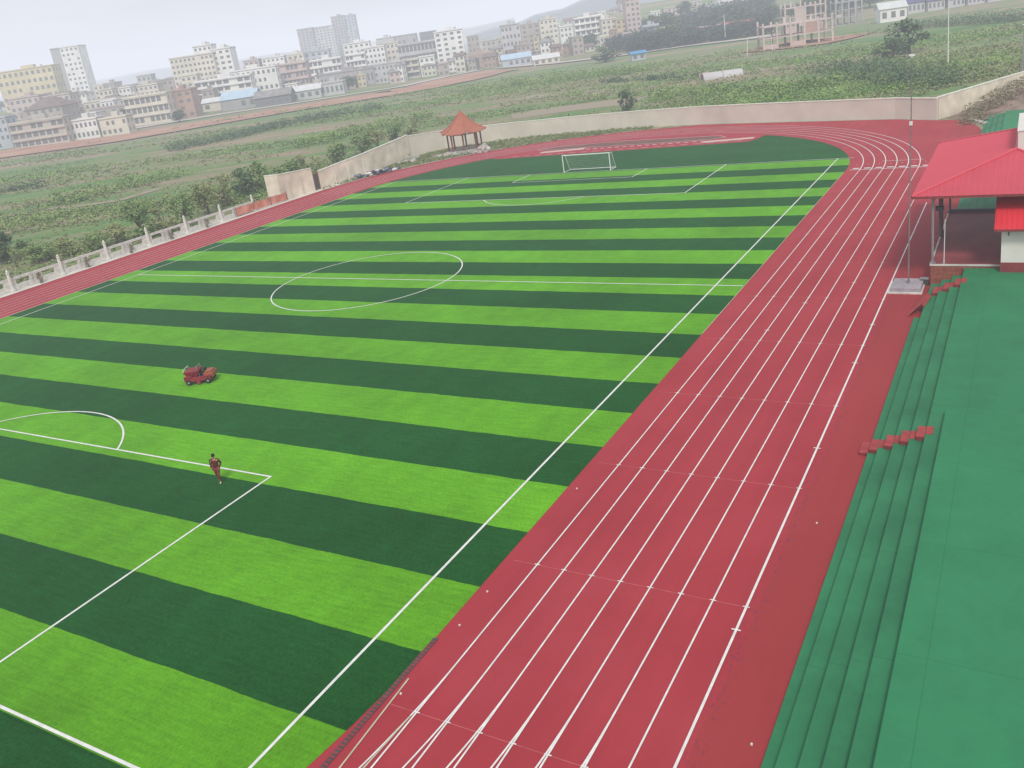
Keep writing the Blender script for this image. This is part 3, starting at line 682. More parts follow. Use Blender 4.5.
# ------------------------------------------------------------------ turf machine
mc = thing('turf_machine', 'small red ride-on turf machine standing on a light green stripe', 'machine', (3.85, -23.9, 0), R(28))
def part(name, m, fn, parent=mc, bev=.02):
    b = MB(); fn(b); o = b.build(name, M[m], parent)
    if bev: q = o.modifiers.new('b', 'BEVEL'); q.width = bev; q.segments = 2
    return o
part('chassis', 'steel_dark', lambda b: (b.box(-1.0, 1.0, -.38, .38, .28, .40), b.box(-.9, -.8, -.5, .5, .2, .3), b.box(.7, .8, -.5, .5, .2, .3)))
def hopper(b):
    A = [(-1.0, -.5, .95), (.1, -.5, .95), (.1, .5, .95), (-1.0, .5, .95)]; Bq = [(-.75, -.28, .42), (-.1, -.28, .42), (-.1, .28, .42), (-.75, .28, .42)]
    for i in range(4): j = (i + 1) % 4; b.face([Bq[i], Bq[j], A[j], A[i]])
    b.face([(p[0], p[1], .62) for p in Bq])
o = part('hopper', 'machine_red', hopper, bev=0); q = o.modifiers.new('s', 'SOLIDIFY'); q.thickness = .03
part('engine_cover', 'machine_orange', lambda b: (b.box(.40, 1.1, -.46, .46, .38, .74), b.box(.5, 1.0, -.36, .36, .74, .86)), bev=.05)
part('fender', 'machine_red', lambda b: (b.box(-.98, -.4, -.62, -.40, .60, .66), b.box(-.98, -.4, .40, .62, .60, .66), b.box(.4, 1.0, -.62, -.40, .55, .61), b.box(.4, 1.0, .40, .62, .55, .61)))
part('side_panel', 'machine_red', lambda b: (b.box(-1.0, .95, -.56, -.52, .26, .58), b.box(-1.0, .95, .52, .56, .26, .58)))
part('canvas_cover', 'maroon', lambda b: b.box(-.95, .05, -.46, .46, .93, 1.0), bev=.04)
part('seat', 'rubber', lambda b: (b.box(.12, .45, -.22, .22, .62, .72), b.box(.40, .48, -.22, .22, .72, 1.02)), bev=.04)
part('handlebar', 'steel', lambda b: (b.tube((.1, -.3, .5), (-.02, -.3, 1.25), .022), b.tube((.1, .3, .5), (-.02, .3, 1.25), .022), b.tube((-.02, -.42, 1.25), (-.02, .42, 1.25), .024)), bev=0)
part('roll_frame', 'white_metal', lambda b: (b.tube((-.95, -.45, .95), (-.95, -.45, 1.15), .02), b.tube((-.95, .45, .95), (-.95, .45, 1.15), .02), b.tube((-.95, -.45, 1.15), (-.95, .45, 1.15), .02)), bev=0)
part('brush', 'maroon', lambda b: b.tube((0, -.6, .16), (0, .6, .16), .16, n=14), bev=0)
for x in (-.7, .7):
    for y in (-.5, .5):
        w = part('wheel', 'rubber', lambda b: b.tube((x, y - .09, .21), (x, y + .09, .21), .21, n=20), bev=.03)
        b = MB(); b.tube((x, y - .1, .21), (x, y + .1, .21), .09, n=14); b.build('rim', M['steel'], w)

# ------------------------------------------------------------------ person
def skinned(name, m, verts, edges, radii, parent, sub=2, root=0):
    me = bpy.data.meshes.new(name); me.from_pydata(verts, edges, []); 
    o = bpy.data.objects.new(name, me); col.objects.link(o); o.parent = parent
    if not me.skin_vertices: 
        bm = bmesh.new(); bm.from_mesh(me); bm.verts.layers.skin.verify(); bm.to_mesh(me); bm.free()
    for i, v in enumerate(me.skin_vertices[0].data):
        r = radii[i]; v.radius = r if isinstance(r, tuple) else (r, r); v.use_root = (i == root)
    me.materials.append(m)
    sk = o.modifiers.new('skin', 'SKIN'); sk.use_smooth_shade = True
    sb = o.modifiers.new('sub', 'SUBSURF'); sb.levels = sub; sb.render_levels = sub
    return o
pr = thing('person', 'person in a maroon tracksuit walking across the penalty area line', 'person', (17.75, -34.9, 0), R(-62))
# faces +x ; y is the figure's left
J = dict(pelvis=(0, 0, .92), belly=(.01, 0, 1.08), chest=(.02, 0, 1.28), neck=(.0, 0, 1.43), nk2=(.015, 0, 1.49), head=(.03, 0, 1.57), crown=(.02, 0, 1.65),
         shl=(.0, .17, 1.37), shr=(.0, -.17, 1.37), ell=(-.10, .27, 1.12), elr=(-.06, -.28, 1.12), wrl=(.08, .20, .93), wrr=(.12, -.20, .98),
         hpl=(0, .09, .88), hpr=(0, -.09, .88), knl=(.16, .09, .50), knr=(-.04, -.09, .49), anl=(.12, .09, .10), anr=(-.26, -.09, .16), tol=(.27, .10, .04), tor=(-.14, -.10, .04), hll=(.08, .09, .05), hlr=(-.30, -.09, .1))
def chain(names, rad):
    pass
nm = list(J); V = [J[k] for k in nm]; I = {k: i for i, k in enumerate(nm)}
Ed = [('pelvis', 'belly'), ('belly', 'chest'), ('chest', 'neck'), ('neck', 'nk2'), ('nk2', 'head'), ('head', 'crown'), ('chest', 'shl'), ('chest', 'shr'), ('shl', 'ell'), ('shr', 'elr'), ('ell', 'wrl'), ('elr', 'wrr'),
      ('pelvis', 'hpl'), ('pelvis', 'hpr'), ('hpl', 'knl'), ('hpr', 'knr'), ('knl', 'anl'), ('knr', 'anr'), ('anl', 'tol'), ('anr', 'tor'), ('anl', 'hll'), ('anr', 'hlr')]
RD = dict(pelvis=(.12, .14), belly=(.10, .13), chest=(.11, .15), neck=.06, nk2=.05, head=(.088, .078), crown=(.075, .068), shl=.062, shr=.062, ell=.042, elr=.042, wrl=.03, wrr=.03, hpl=.088, hpr=.088, knl=.058, knr=.058,
          anl=.04, anr=.04, tol=(.03, .04), tor=(.03, .04), hll=.035, hlr=.035)
skinned('body', M['skin'], V, [(I[a], I[c]) for a, c in Ed], [RD[k] for k in nm], pr)
def sub(names, m, name, grow=1.16, edges=None, over={}):
    ii = {k: i for i, k in enumerate(names)}
    def g(r): return tuple(q * grow for q in r) if isinstance(r, tuple) else r * grow
    return skinned(name, m, [over.get(k, J[k]) for k in names], [(ii[a], ii[c]) for a, c in edges], [g(RD[k]) for k in names], pr)
sub(['pelvis', 'belly', 'chest', 'neck', 'shl', 'shr', 'ell', 'elr', 'wrl', 'wrr'], M['jacket'], 'jacket', 1.42, [('pelvis', 'belly'), ('belly', 'chest'), ('chest', 'neck'), ('chest', 'shl'), ('chest', 'shr'), ('shl', 'ell'), ('shr', 'elr'), ('ell', 'wrl'), ('elr', 'wrr')],
    {'pelvis': (0, 0, .95), 'neck': (0, 0, 1.40)})
sub(['pelvis', 'hpl', 'hpr', 'knl', 'knr', 'anl', 'anr'], M['trousers'], 'trousers', 1.32, [('pelvis', 'hpl'), ('pelvis', 'hpr'), ('hpl', 'knl'), ('hpr', 'knr'), ('knl', 'anl'), ('knr', 'anr')], {'pelvis': (0, 0, .93), 'anl': (.125, .09, .14), 'anr': (-.24, -.09, .2)})
for s in ('l', 'r'): sub(['hl' + s, 'an' + s, 'to' + s], M['shoe'], 'shoe', 1.25, [('hl' + s, 'an' + s), ('an' + s, 'to' + s)])
for s, sg in (('wrl', 1), ('wrr', -1)):   # palm, four fingers of unequal length, thumb from the side of the palm
    w = np.array(J[s]); d = w - np.array(J['el' + s[-1]]); d /= np.linalg.norm(d); side = np.array((0, 0, 1.0)); side -= d * (side @ d); side /= np.linalg.norm(side); inn = np.cross(d, side) * sg
    vs, es, rs = [tuple(w), tuple(w + d * .08)], [(0, 1)], [(.022, .03), (.018, .036)]
    for k, L in enumerate((.062, .075, .07, .055)):
        a = w + d * .075 + side * (.027 - .018 * k); m1 = a + d * L * .55; e = m1 + d * L * .35 + inn * L * .4 * -1
        i = len(vs); vs += [tuple(a), tuple(m1), tuple(e)]; es += [(1, i), (i, i + 1), (i + 1, i + 2)]; rs += [.0095, .009, .0075]
    a = w + d * .03 + side * .034; i = len(vs); vs += [tuple(a), tuple(a + d * .03 + side * .022), tuple(a + d * .06 + side * .026 - inn * .01)]; es += [(0, i), (i, i + 1), (i + 1, i + 2)]; rs += [.012, .011, .009]
    skinned('hand', M['skin'], vs, es, rs, pr, 1)
bm = bmesh.new(); bmesh.ops.create_uvsphere(bm, u_segments=18, v_segments=12, radius=1)
for v in list(bm.verts):
    v.co = Vector((v.co.x * .108 + .005, v.co.y * .092, v.co.z * .115 + 1.635))
bmesh.ops.delete(bm, geom=[v for v in bm.verts if (v.co.z < 1.60 and v.co.x > -.01) or v.co.z < 1.55], context='VERTS')
me = bpy.data.meshes.new('hair'); bm.to_mesh(me); bm.free(); me.materials.append(M['hair']); o = bpy.data.objects.new('hair', me); col.objects.link(o); o.parent = pr
q = o.modifiers.new('s', 'SOLIDIFY'); q.thickness = .02
b = MB(); b.box(.108, .132, -.012, .012, 1.555, 1.60); b.build('nose', M['skin'], pr)
b = MB(); b.box(.104, .112, -.042, -.018, 1.60, 1.61); b.box(.104, .112, .018, .042, 1.60, 1.61); b.build('eye', M['hair'], pr)
b = MB(); b.box(.098, .106, -.025, .025, 1.525, 1.532); b.build('mouth', M['maroon'], pr)
b = MB(); b.box(.0, .035, -.098, -.082, 1.56, 1.61); b.box(.0, .035, .082, .098, 1.56, 1.61); b.build('ear', M['skin'], pr)

# ------------------------------------------------------------------ vegetation
def leaf_mesh(name, m, centers, radii, per, size, squash=.8, extra=None):
    """many small leaf-sized faces in clumps"""
    C_ = np.repeat(centers, per, axis=0); Rr = np.repeat(radii, per)
    n = len(C_); d = rng.normal(size=(n, 3)); d /= np.linalg.norm(d, axis=1)[:, None]
    rad = Rr * rng.uniform(.35, 1.0, n) ** .6
    P = C_ + d * rad[:, None] * np.array((1, 1, squash))
    s = (size if np.isscalar(size) else np.repeat(size, per)) * rng.uniform(.6, 1.3, n)
    up = np.array((1, 1, .42)); a = rng.normal(size=(n, 3)) * up; a /= np.linalg.norm(a, axis=1)[:, None]; c = rng.normal(size=(n, 3)) * up; c -= a * np.sum(a * c, axis=1)[:, None]; c /= np.linalg.norm(c, axis=1)[:, None]
    s = s[:, None]; V = np.stack([P - a * s, P + c * s * .6, P + a * s, P - c * s * .6], 1).reshape(-1, 3)
    me = bpy.data.meshes.new(name); me.vertices.add(len(V)); me.vertices.foreach_set('co', V.ravel())
    me.loops.add(n * 4); me.loops.foreach_set('vertex_index', np.arange(n * 4)); me.polygons.add(n); me.polygons.foreach_set('loop_start', np.arange(n) * 4); me.polygons.foreach_set('loop_total', np.full(n, 4))
    me.materials.append(m); me.update(calc_edges=True); return me
def make_tree(h, w, m, seed, shrub=False, leaf=.35):
    rr = np.random.default_rng(seed); n = 26 if not shrub else 16
    ang = rr.uniform(0, 6.28, n); hh = rr.uniform(.12 if shrub else .38, 1, n); prof = np.sin(np.clip((hh - (0 if shrub else .25)) / (1.02 - (0 if shrub else .25)), 0, 1) * 3.0) ** .6
    rd = rr.uniform(.25, 1, n) * prof * w * .5
    cen = np.stack([rd * np.cos(ang), rd * np.sin(ang), hh * h * .9], 1)
    me = leaf_mesh('crown', m, cen, rr.uniform(.16, .34, n) * w * .8, 60, leaf)
    b = MB(); b.tube((0, 0, -.2), (0, 0, h * .45), w * .045, w * .028, 7)
    for i in range(0, n, 3): b.tube((0, 0, h * .3), tuple(cen[i]), w * .022, w * .006, 5, cap=False)
    return me, b
TM = {}
M['fol_e'] = foliage_material('bush_green', (.11, .20, .06), (.20, .31, .10), (.29, .39, .15)); M['fol_f'] = foliage_material('bush_olive', (.17, .22, .08), (.29, .33, .13), (.40, .41, .21))
def tree(x, y, h, w, label, kind='c', seed=0, shrub=False, group=None, name=None, leaf=None):
    key = (kind, seed % 4, shrub)
    if key not in TM:
        me, b = make_tree(1.0 * 6, 6.0, M['fol_' + {'a': 'e', 'b': 'f'}.get(kind, kind)], 100 + len(TM), shrub, .30)
        tr = b.build('trunk', M['bark']); TM[key] = (me, tr.data); bpy.data.objects.remove(tr)
    me, tm = TM[key]; z = float(terrain(x, y)) - .15
    r = thing(name or ('shrub' if shrub else 'tree'), label, 'shrub' if shrub else 'tree', (x, y, z), random.random() * 6, group)
    for nme, md in (('crown', me), ('trunk', tm)):
        o = bpy.data.objects.new(nme, md); col.objects.link(o); o.parent = r; o.scale = (w / 6, w / 6, h / 6)
    return r
# along the outside of the stone fence: px, base y, height, width
FT = [(8, 262, 4.5, 5, 'c'), (-14, 250, 5, 6, 'c'), (143, 238, 5.5, 4.6, 'a'), (166, 233, 4.2, 4.5, 'b'), (186, 226, 5.2, 4.2, 'a'), (209, 214, 5.8, 5, 'b'), (226, 206, 5.2, 4.6, 'b'), (247, 196, 5.0, 5, 'c'), (262, 190, 5.4, 5.4, 'a'),
      (118, 243, 3.2, 4, 'b'), (95, 250, 2.6, 4, 'a'), (40, 262, 2.6, 4, 'a'), (70, 254, 2.2, 4, 'b')]
LB = ['dark leafy bush crowding the left edge of the photo beyond the fence', 'dark bush mostly outside the left edge beyond the fence', 'upright green tree behind the fourth fence pillar', 'broad olive bush between the two tallest green fence trees',
      'upright green tree right of the olive bush behind the fence', 'wide yellowish tree behind the sixth fence pillar', 'yellow green tree next to the orange banner end of the fence', 'dark green bush left of the beige wall block', 'tall mixed green tree closest to the beige wall block',
      'low olive shrub left of the upright fence trees', 'low green shrub halfway along the stone fence', 'low green shrub behind the first fence pillar', 'flattish olive shrub behind the second fence pillar']
for i, ((px, py, h, w, k), lb) in enumerate(zip(FT, LB)):
    x, y, t = ground(px, py); x, y = min(x, -49.8 - w * .35), y
    tree(x, y, h, w, lb, k, i, True, 'trees and bushes outside the stone fence')
WT = [(290, 168, 6.0, 6), (306, 160, 5.2, 6), (338, 151, 6.2, 7), (360, 142, 6, 7), (376, 136, 6.5, 7), (394, 128, 5.5, 6), (410, 124, 4.5, 6), (273, 178, 6, 6)]
for i, (px, py, h, w) in enumerate(WT):
    h *= .72; w *= .85
    v = ray(px, py); t = (CAM[2] - 2.5) / -v[2]; q = CAM + t * v
    tree(min(q[0], -52.5), q[1], h, w, ['bushy tree rising directly behind the wall block', 'bushy tree behind the gate gap', 'full grey green tree behind the start of the sloping wall', 'grey green tree second along the sloping wall', 'tallest bushy tree at the middle of the sloping wall',
         'bushy tree near the top of the sloping wall', 'small bushy tree at the bend of the wall left of the pavilion', 'dark tree left of the wall block'][i], 'abeab'[i % 5].replace('e', 'a'), i + 1, True, 'bushes behind the beige wall')
for i, (px, py, h, w, lb) in enumerate(((909, 53, 8.5, 11, 'large dark round tree standing alone in the scrub'), (893, 58, 5, 8, 'lower dark bush joined to the left of the large round tree'), (629, 107, 5.0, 4.5, 'small dark tree just behind the far grey wall'),
        (606, 62, 7, 14, 'broad bushy tree beside the distant pale road'), (640, 120, 1.5, 2.0, 'tiny weed clump at the foot of the grey wall'))):
    x, y, t = ground(px, py)
    if i == 2: x, y = ground(629, 113, 0)[:2]; x, y = x - .525 * 3, y + .85 * 3
    tree(x, y, h, w, lb, 'c' if i != 4 else 'b', i, True)
x, y, t = ground(875, 3)
for i in range(3): tree(x - 6 + i * 7, y + 12, 9, 10, ['dark', 'bluish dark', 'rounded dark'][i] + ' tree beside the white gabled house on the right', 'c', i)
# saplings along the path
for k in range(5):
    tree(-46.95, -3.8 + 6.45 * k, 1.5, .8, 'thin brown sapling, number %s from the left in the row along the path' % ['one', 'two', 'three', 'four', 'five'][k], 'd', k, True, 'saplings along the path', 'sapling')
# town trees
for i, (px, py, s, lb) in enumerate(((63, 141, 9, 'dark round tree in front of the long low building at the left'), (103, 133, 6, 'small green tree right of the long low building'), (130, 122, 8, 'dark tree at the left end of the pinkish apartments'), (160, 121, 11, 'broad teal tree before the red brown gable block'),
        (349, 90, 8, 'green tree before the dark arcaded hall'), (75, 88, 9, 'round tree at the foot of the grey white tower'), (180, 122, 6, 'small dark tree below the red brown gable block'), (412, 78, 5, 'low tree before the cream block'), (2, 112, 9, 'grey tree at the left edge of the town'),
        (548, 50, 9, 'dark tree before the beige apartments in the middle'), (590, 48, 9, 'dark tree before the pale apartments'), (516, 55, 7, 'dark tree before the small white houses'))):
    x, y, t = ground(px, py); tree(x, y, s, s * 1.25, lb, 'c', i)
# hillside trees (far off)
for i in range(34):
    px = random.uniform(650, 900); t = random.uniform(470, 640); x, y = along(px, t)
    tree(x, y, random.uniform(7, 12), random.uniform(10, 17), 'hazy dark green tree on the wooded hillside behind the road', 'c', i, False, 'trees on the wooded hillside')

def wood():
    n = 900; px = rng.uniform(640, 800, n); t = rng.uniform(455, 640, n); ax = (px - 512 - SX) / FPX
    X = CAM[0] + t * (HD[0] + ax * HRT[0]); Y = CAM[1] + t * (HD[1] + ax * HRT[1]); keep = (px + (t - 450) * .3 > 668); X, Y = X[keep], Y[keep]
    me = leaf_mesh('wood', M['fol_w'], np.stack([X, Y, terrain(X, Y) + 3.2], 1), rng.uniform(3, 6.5, len(X)), 50, .9, .8)
    o = bpy.data.objects.new('wood', me); col.objects.link(o); tag(o, 'far off dark wood on the hillside behind the road', 'wood', kind='stuff')
M['fol_w'] = foliage_material('far_wood', (.025, .05, .035), (.04, .075, .05), (.07, .11, .07)); wood()
# the scrub itself: nobody could count it
def scrub():
    N = 150000
    px = rng.uniform(-60, 1090, N); u = rng.uniform(0, 1, N); t = 60 * (560 / 60) ** u
    ax = (px - 512 - SX) / FPX
    X = CAM[0] + t * (HD[0] + ax * HRT[0]); Y = CAM[1] + t * (HD[1] + ax * HRT[1])
    # outside the walls
    def outside(x, y):
        left = (y < 48) & (x < -50.6)
        xs = np.array([p[0] for p in WALL]); ys = np.array([p[1] for p in WALL])
        wy = np.interp(x, [-50.6, -49.8, -47, -37.5, -24, -11, 4, 15, 37, 42.9, 53.6, 75, 200], [50, 78, 85.5, 91.5, 93.7, 94.3, 91.7, 88.5, 81.5, 78.5, 98.5, 134.5, 340])
        return left | ((y > wy) & (x > -50.6)) | ((x < -50.6))
    ok = outside(X, Y)
    q = X * HRT[0] + Y * HRT[1]; r = X * HD[0] + Y * HD[1]
    nz = np.sin(q * .021 + 1.3 * np.sin(r * .031)) + np.sin(r * .083 + .9 * np.sin(q * .017 + 2)) + .7 * np.sin(r * .21 + q * .03) + .5 * np.sin(q * .12 + r * .05) + rng.normal(0, .5, N)
    D = np.hypot(X - CAM[0], Y - CAM[1]); a = q - 0
    ok &= (D < 545) & (nz > .0)
    # keep the town strip clear
    xl = (Y - CAM[1]) * HRT[1] + (X - CAM[0]) * HRT[0]; rl = np.interp(xl, [-400, -250, -60, 20, 60, 120], [372, 412, 430, 400, 370, 380])
    ok &= D < rl
    ok &= (D < 210) | (rng.random(N) < .5)
    X, Y, D, nz = X[ok], Y[ok], D[ok], nz[ok]
    return X, Y, D, nz
X, Y, D, nz = scrub()
Zt = terrain(X, Y) - .15
grp = rng.random(len(X))
for nme, m, sel, lab in (('scrub', 'fol_a', (nz > 1.1) & (grp < .9), 'dense green scrub over the waste ground'), ('scrub', 'fol_b', (nz <= 1.1) & (nz > .1), 'olive scrub over the waste ground'), ('dry_grass', 'fol_d', nz <= .1, 'dry pale grass over the waste ground')):
    x, y, z, d, n_ = X[sel], Y[sel], Zt[sel], D[sel], nz[sel]
    hgt = {'fol_a': 1.15, 'fol_b': .6, 'fol_d': .35}[m] * rng.uniform(.4, 1.2, len(x)) * (.7 + d / 400)
    cen = np.stack([x, y, z + hgt * .35], 1)
    me = leaf_mesh(nme, M[m], cen, hgt, 7, .11 + .0008 * d, .6)
    o = bpy.data.objects.new(nme, me); col.objects.link(o); tag(o, lab, 'scrub', kind='stuff')
def hedge(pxs, w, h, m, label, dens=1.6, leaf=.32):
    pts = [np.array(ground(*p)[:2]) for p in pxs]; C_, Rr = [], []
    for a, c in zip(pts, pts[1:]):
        L = np.linalg.norm(c - a); n = int(L * w * dens / 6); u = rng.random(n); o_ = rng.normal(0, w * .28, n); d = (c - a) / L; nn = np.array((-d[1], d[0]))
        q = a + (c - a) * u[:, None] + nn * o_[:, None]; hh = h * rng.uniform(.5, 1.1, n); C_.append(np.column_stack([q, terrain(q[:, 0], q[:, 1]) - .15 + hh * .4])); Rr.append(hh)
    me = leaf_mesh('thicket', M[m], np.vstack(C_), np.concatenate(Rr), 26, leaf, .7); o = bpy.data.objects.new('thicket', me); col.objects.link(o); tag(o, label, 'thicket', kind='stuff')
hedge([(50, 203), (95, 197), (140, 184), (165, 176)], 11, 2.6, 'fol_a', 'long green reed thicket across the field at the left')
hedge([(0, 192), (45, 186)], 8, 1.8, 'fol_c', 'low dark thicket at the left edge of the field')
hedge([(170, 150), (210, 143), (300, 122), (380, 108)], 16, 2.6, 'fol_c', 'dark green thicket band in the middle of the field')
hedge([(300, 148), (345, 134), (430, 116)], 12, 2.4, 'fol_a', 'green thicket band behind the sloping wall')
hedge([(470, 92), (530, 84), (600, 76), (640, 72)], 16, 3.0, 'fol_a', 'green thicket band near the distant market sheds')
hedge([(600, 82), (660, 79), (700, 78)], 6, 1.6, 'fol_c', 'thin dark hedge left of the shelter')
hedge([(650, 98), (730, 92), (800, 88), (860, 80)], 14, 2.4, 'fol_a', 'lush green thicket behind the long grey wall')
hedge([(840, 68), (900, 78), (960, 84)], 16, 2.8, 'fol_c', 'dark thicket below the large round tree')
hedge([(900, 30), (960, 24), (1024, 20)], 16, 3.5, 'fol_c', 'dark thicket line at the upper right')
# weeds on the verge inside the wall and on the dirt bank
k = 2200; a = rng.uniform(R(96), R(176), k); rr_ = rng.uniform(46.6, 60, k); X = rr_ * np.cos(a); Y = 42.2 + rr_ * np.sin(a)
wy = np.interp(X, [p[0] for p in WALL[3:11]], [p[1] for p in WALL[3:11]]); ok = (Y < wy - .5) & (X > -47.3) & (np.hypot(X + 38.3, Y - 78) > 4.2)
X, Y = X[ok], Y[ok]
me = leaf_mesh('weeds', M['fol_b'], np.stack([X, Y, np.full(len(X), .1)], 1), rng.uniform(.2, .5, len(X)), 14, .14, .5)
o = bpy.data.objects.new('weeds', me); col.objects.link(o); tag(o, 'low weeds on the verge around the pavilion', 'weeds', kind='stuff')
k = 500; u = rng.uniform(0, 1, k); X = 47 + 6 * u + rng.normal(0, 1, k); Y = 72 + 20 * u + rng.normal(0, 2, k); ok = (Y < 76.5 + (X - 42.9) * 1.82 - 1.5) & (X > 46) & ~((X > 49) & (Y < 77.5)); X, Y = X[ok], Y[ok]
me = leaf_mesh('weeds', M['fol_d'], np.stack([X, Y, .6 + .12 * (Y - 74)], 1), rng.uniform(.2, .5, len(X)), 12, .12, .5)
o = bpy.data.objects.new('weeds', me); col.objects.link(o); tag(o, 'dry weeds on the earth bank by the corner wall', 'weeds', kind='stuff')

# ------------------------------------------------------------------ red soil band, roads
def drape(name, m, pxs, w, z, label, n=40):
    pts = [ground(*p)[:2] for p in pxs]; P = []
    for a, c in zip(pts, pts[1:]):
        for k in range(10): P.append((a[0] + (c[0] - a[0]) * k / 10, a[1] + (c[1] - a[1]) * k / 10))
    P.append(pts[-1]); b = MB()
    for off0, off1 in zip(np.linspace(-.5, .5, 5), np.linspace(-.5, .5, 5)[1:]):
        L = []
        for i, p in enumerate(P):
            t = np.array(P[min(i + 1, len(P) - 1)]) - np.array(P[max(i - 1, 0)]); t = t / np.linalg.norm(t); nn = np.array((-t[1], t[0]))
            L.append((np.array(p) + nn * w * off0, np.array(p) + nn * w * off1))
        for (a, c), (d, e) in zip(L, L[1:]): b.face([(*q, float(terrain(*q)) + z) for q in (a, d, e, c)])
    return struct(b.build(name, M[m]), label)
drape('red_earth_bank', 'red_soil', [(-40, 163), (0, 155), (60, 147), (130, 137), (240, 118), (330, 103), (400, 92), (440, 84), (475, 75), (505, 70)], 46, .30, 'band of bare red earth along the town edge')
drape('road', 'pale_road', [(-30, 151), (30, 144), (120, 131), (230, 113), (330, 98), (400, 87), (440, 78), (480, 70)], 10, .2, 'pale road at the foot of the town')
drape('road', 'pale_road', [(500, 68), (560, 63), (620, 56), (690, 46), (760, 38), (800, 33)], 12, .35, 'pale raised road crossing the fields')
drape('red_earth_bank', 'red_soil', [(770, 47), (800, 45), (832, 37)], 34, .25, 'red earth in front of the unfinished brick house')
drape('bare_soil', 'dirt_pale', [(512, 116), (560, 109), (610, 103), (640, 100)], 16, -.09, 'brown ploughed patch behind the far wall')
drape('bare_soil', 'dirt_pale', [(520, 98), (580, 92), (640, 90)], 12, -.09, 'second brown patch farther out in the field')
drape('bare_soil', 'dirt_pale', [(740, 72), (790, 66), (840, 62)], 12, -.09, 'brown soil patch beyond the shelter')
drape('bare_soil', 'dirt_pale', [(0, 232), (40, 225), (75, 219)], 6, -.09, 'bare soil patch in the scrub at the left')
drape('bare_soil', 'dirt_pale', [(30, 182), (90, 172), (160, 158), (230, 147)], 7, -.09, 'long bare strip across the left field')
drape('footpath', 'dirt_pale', [(50, 208), (85, 205), (120, 200), (160, 188)], 3, -.06, 'narrow dirt footpath through the scrub')

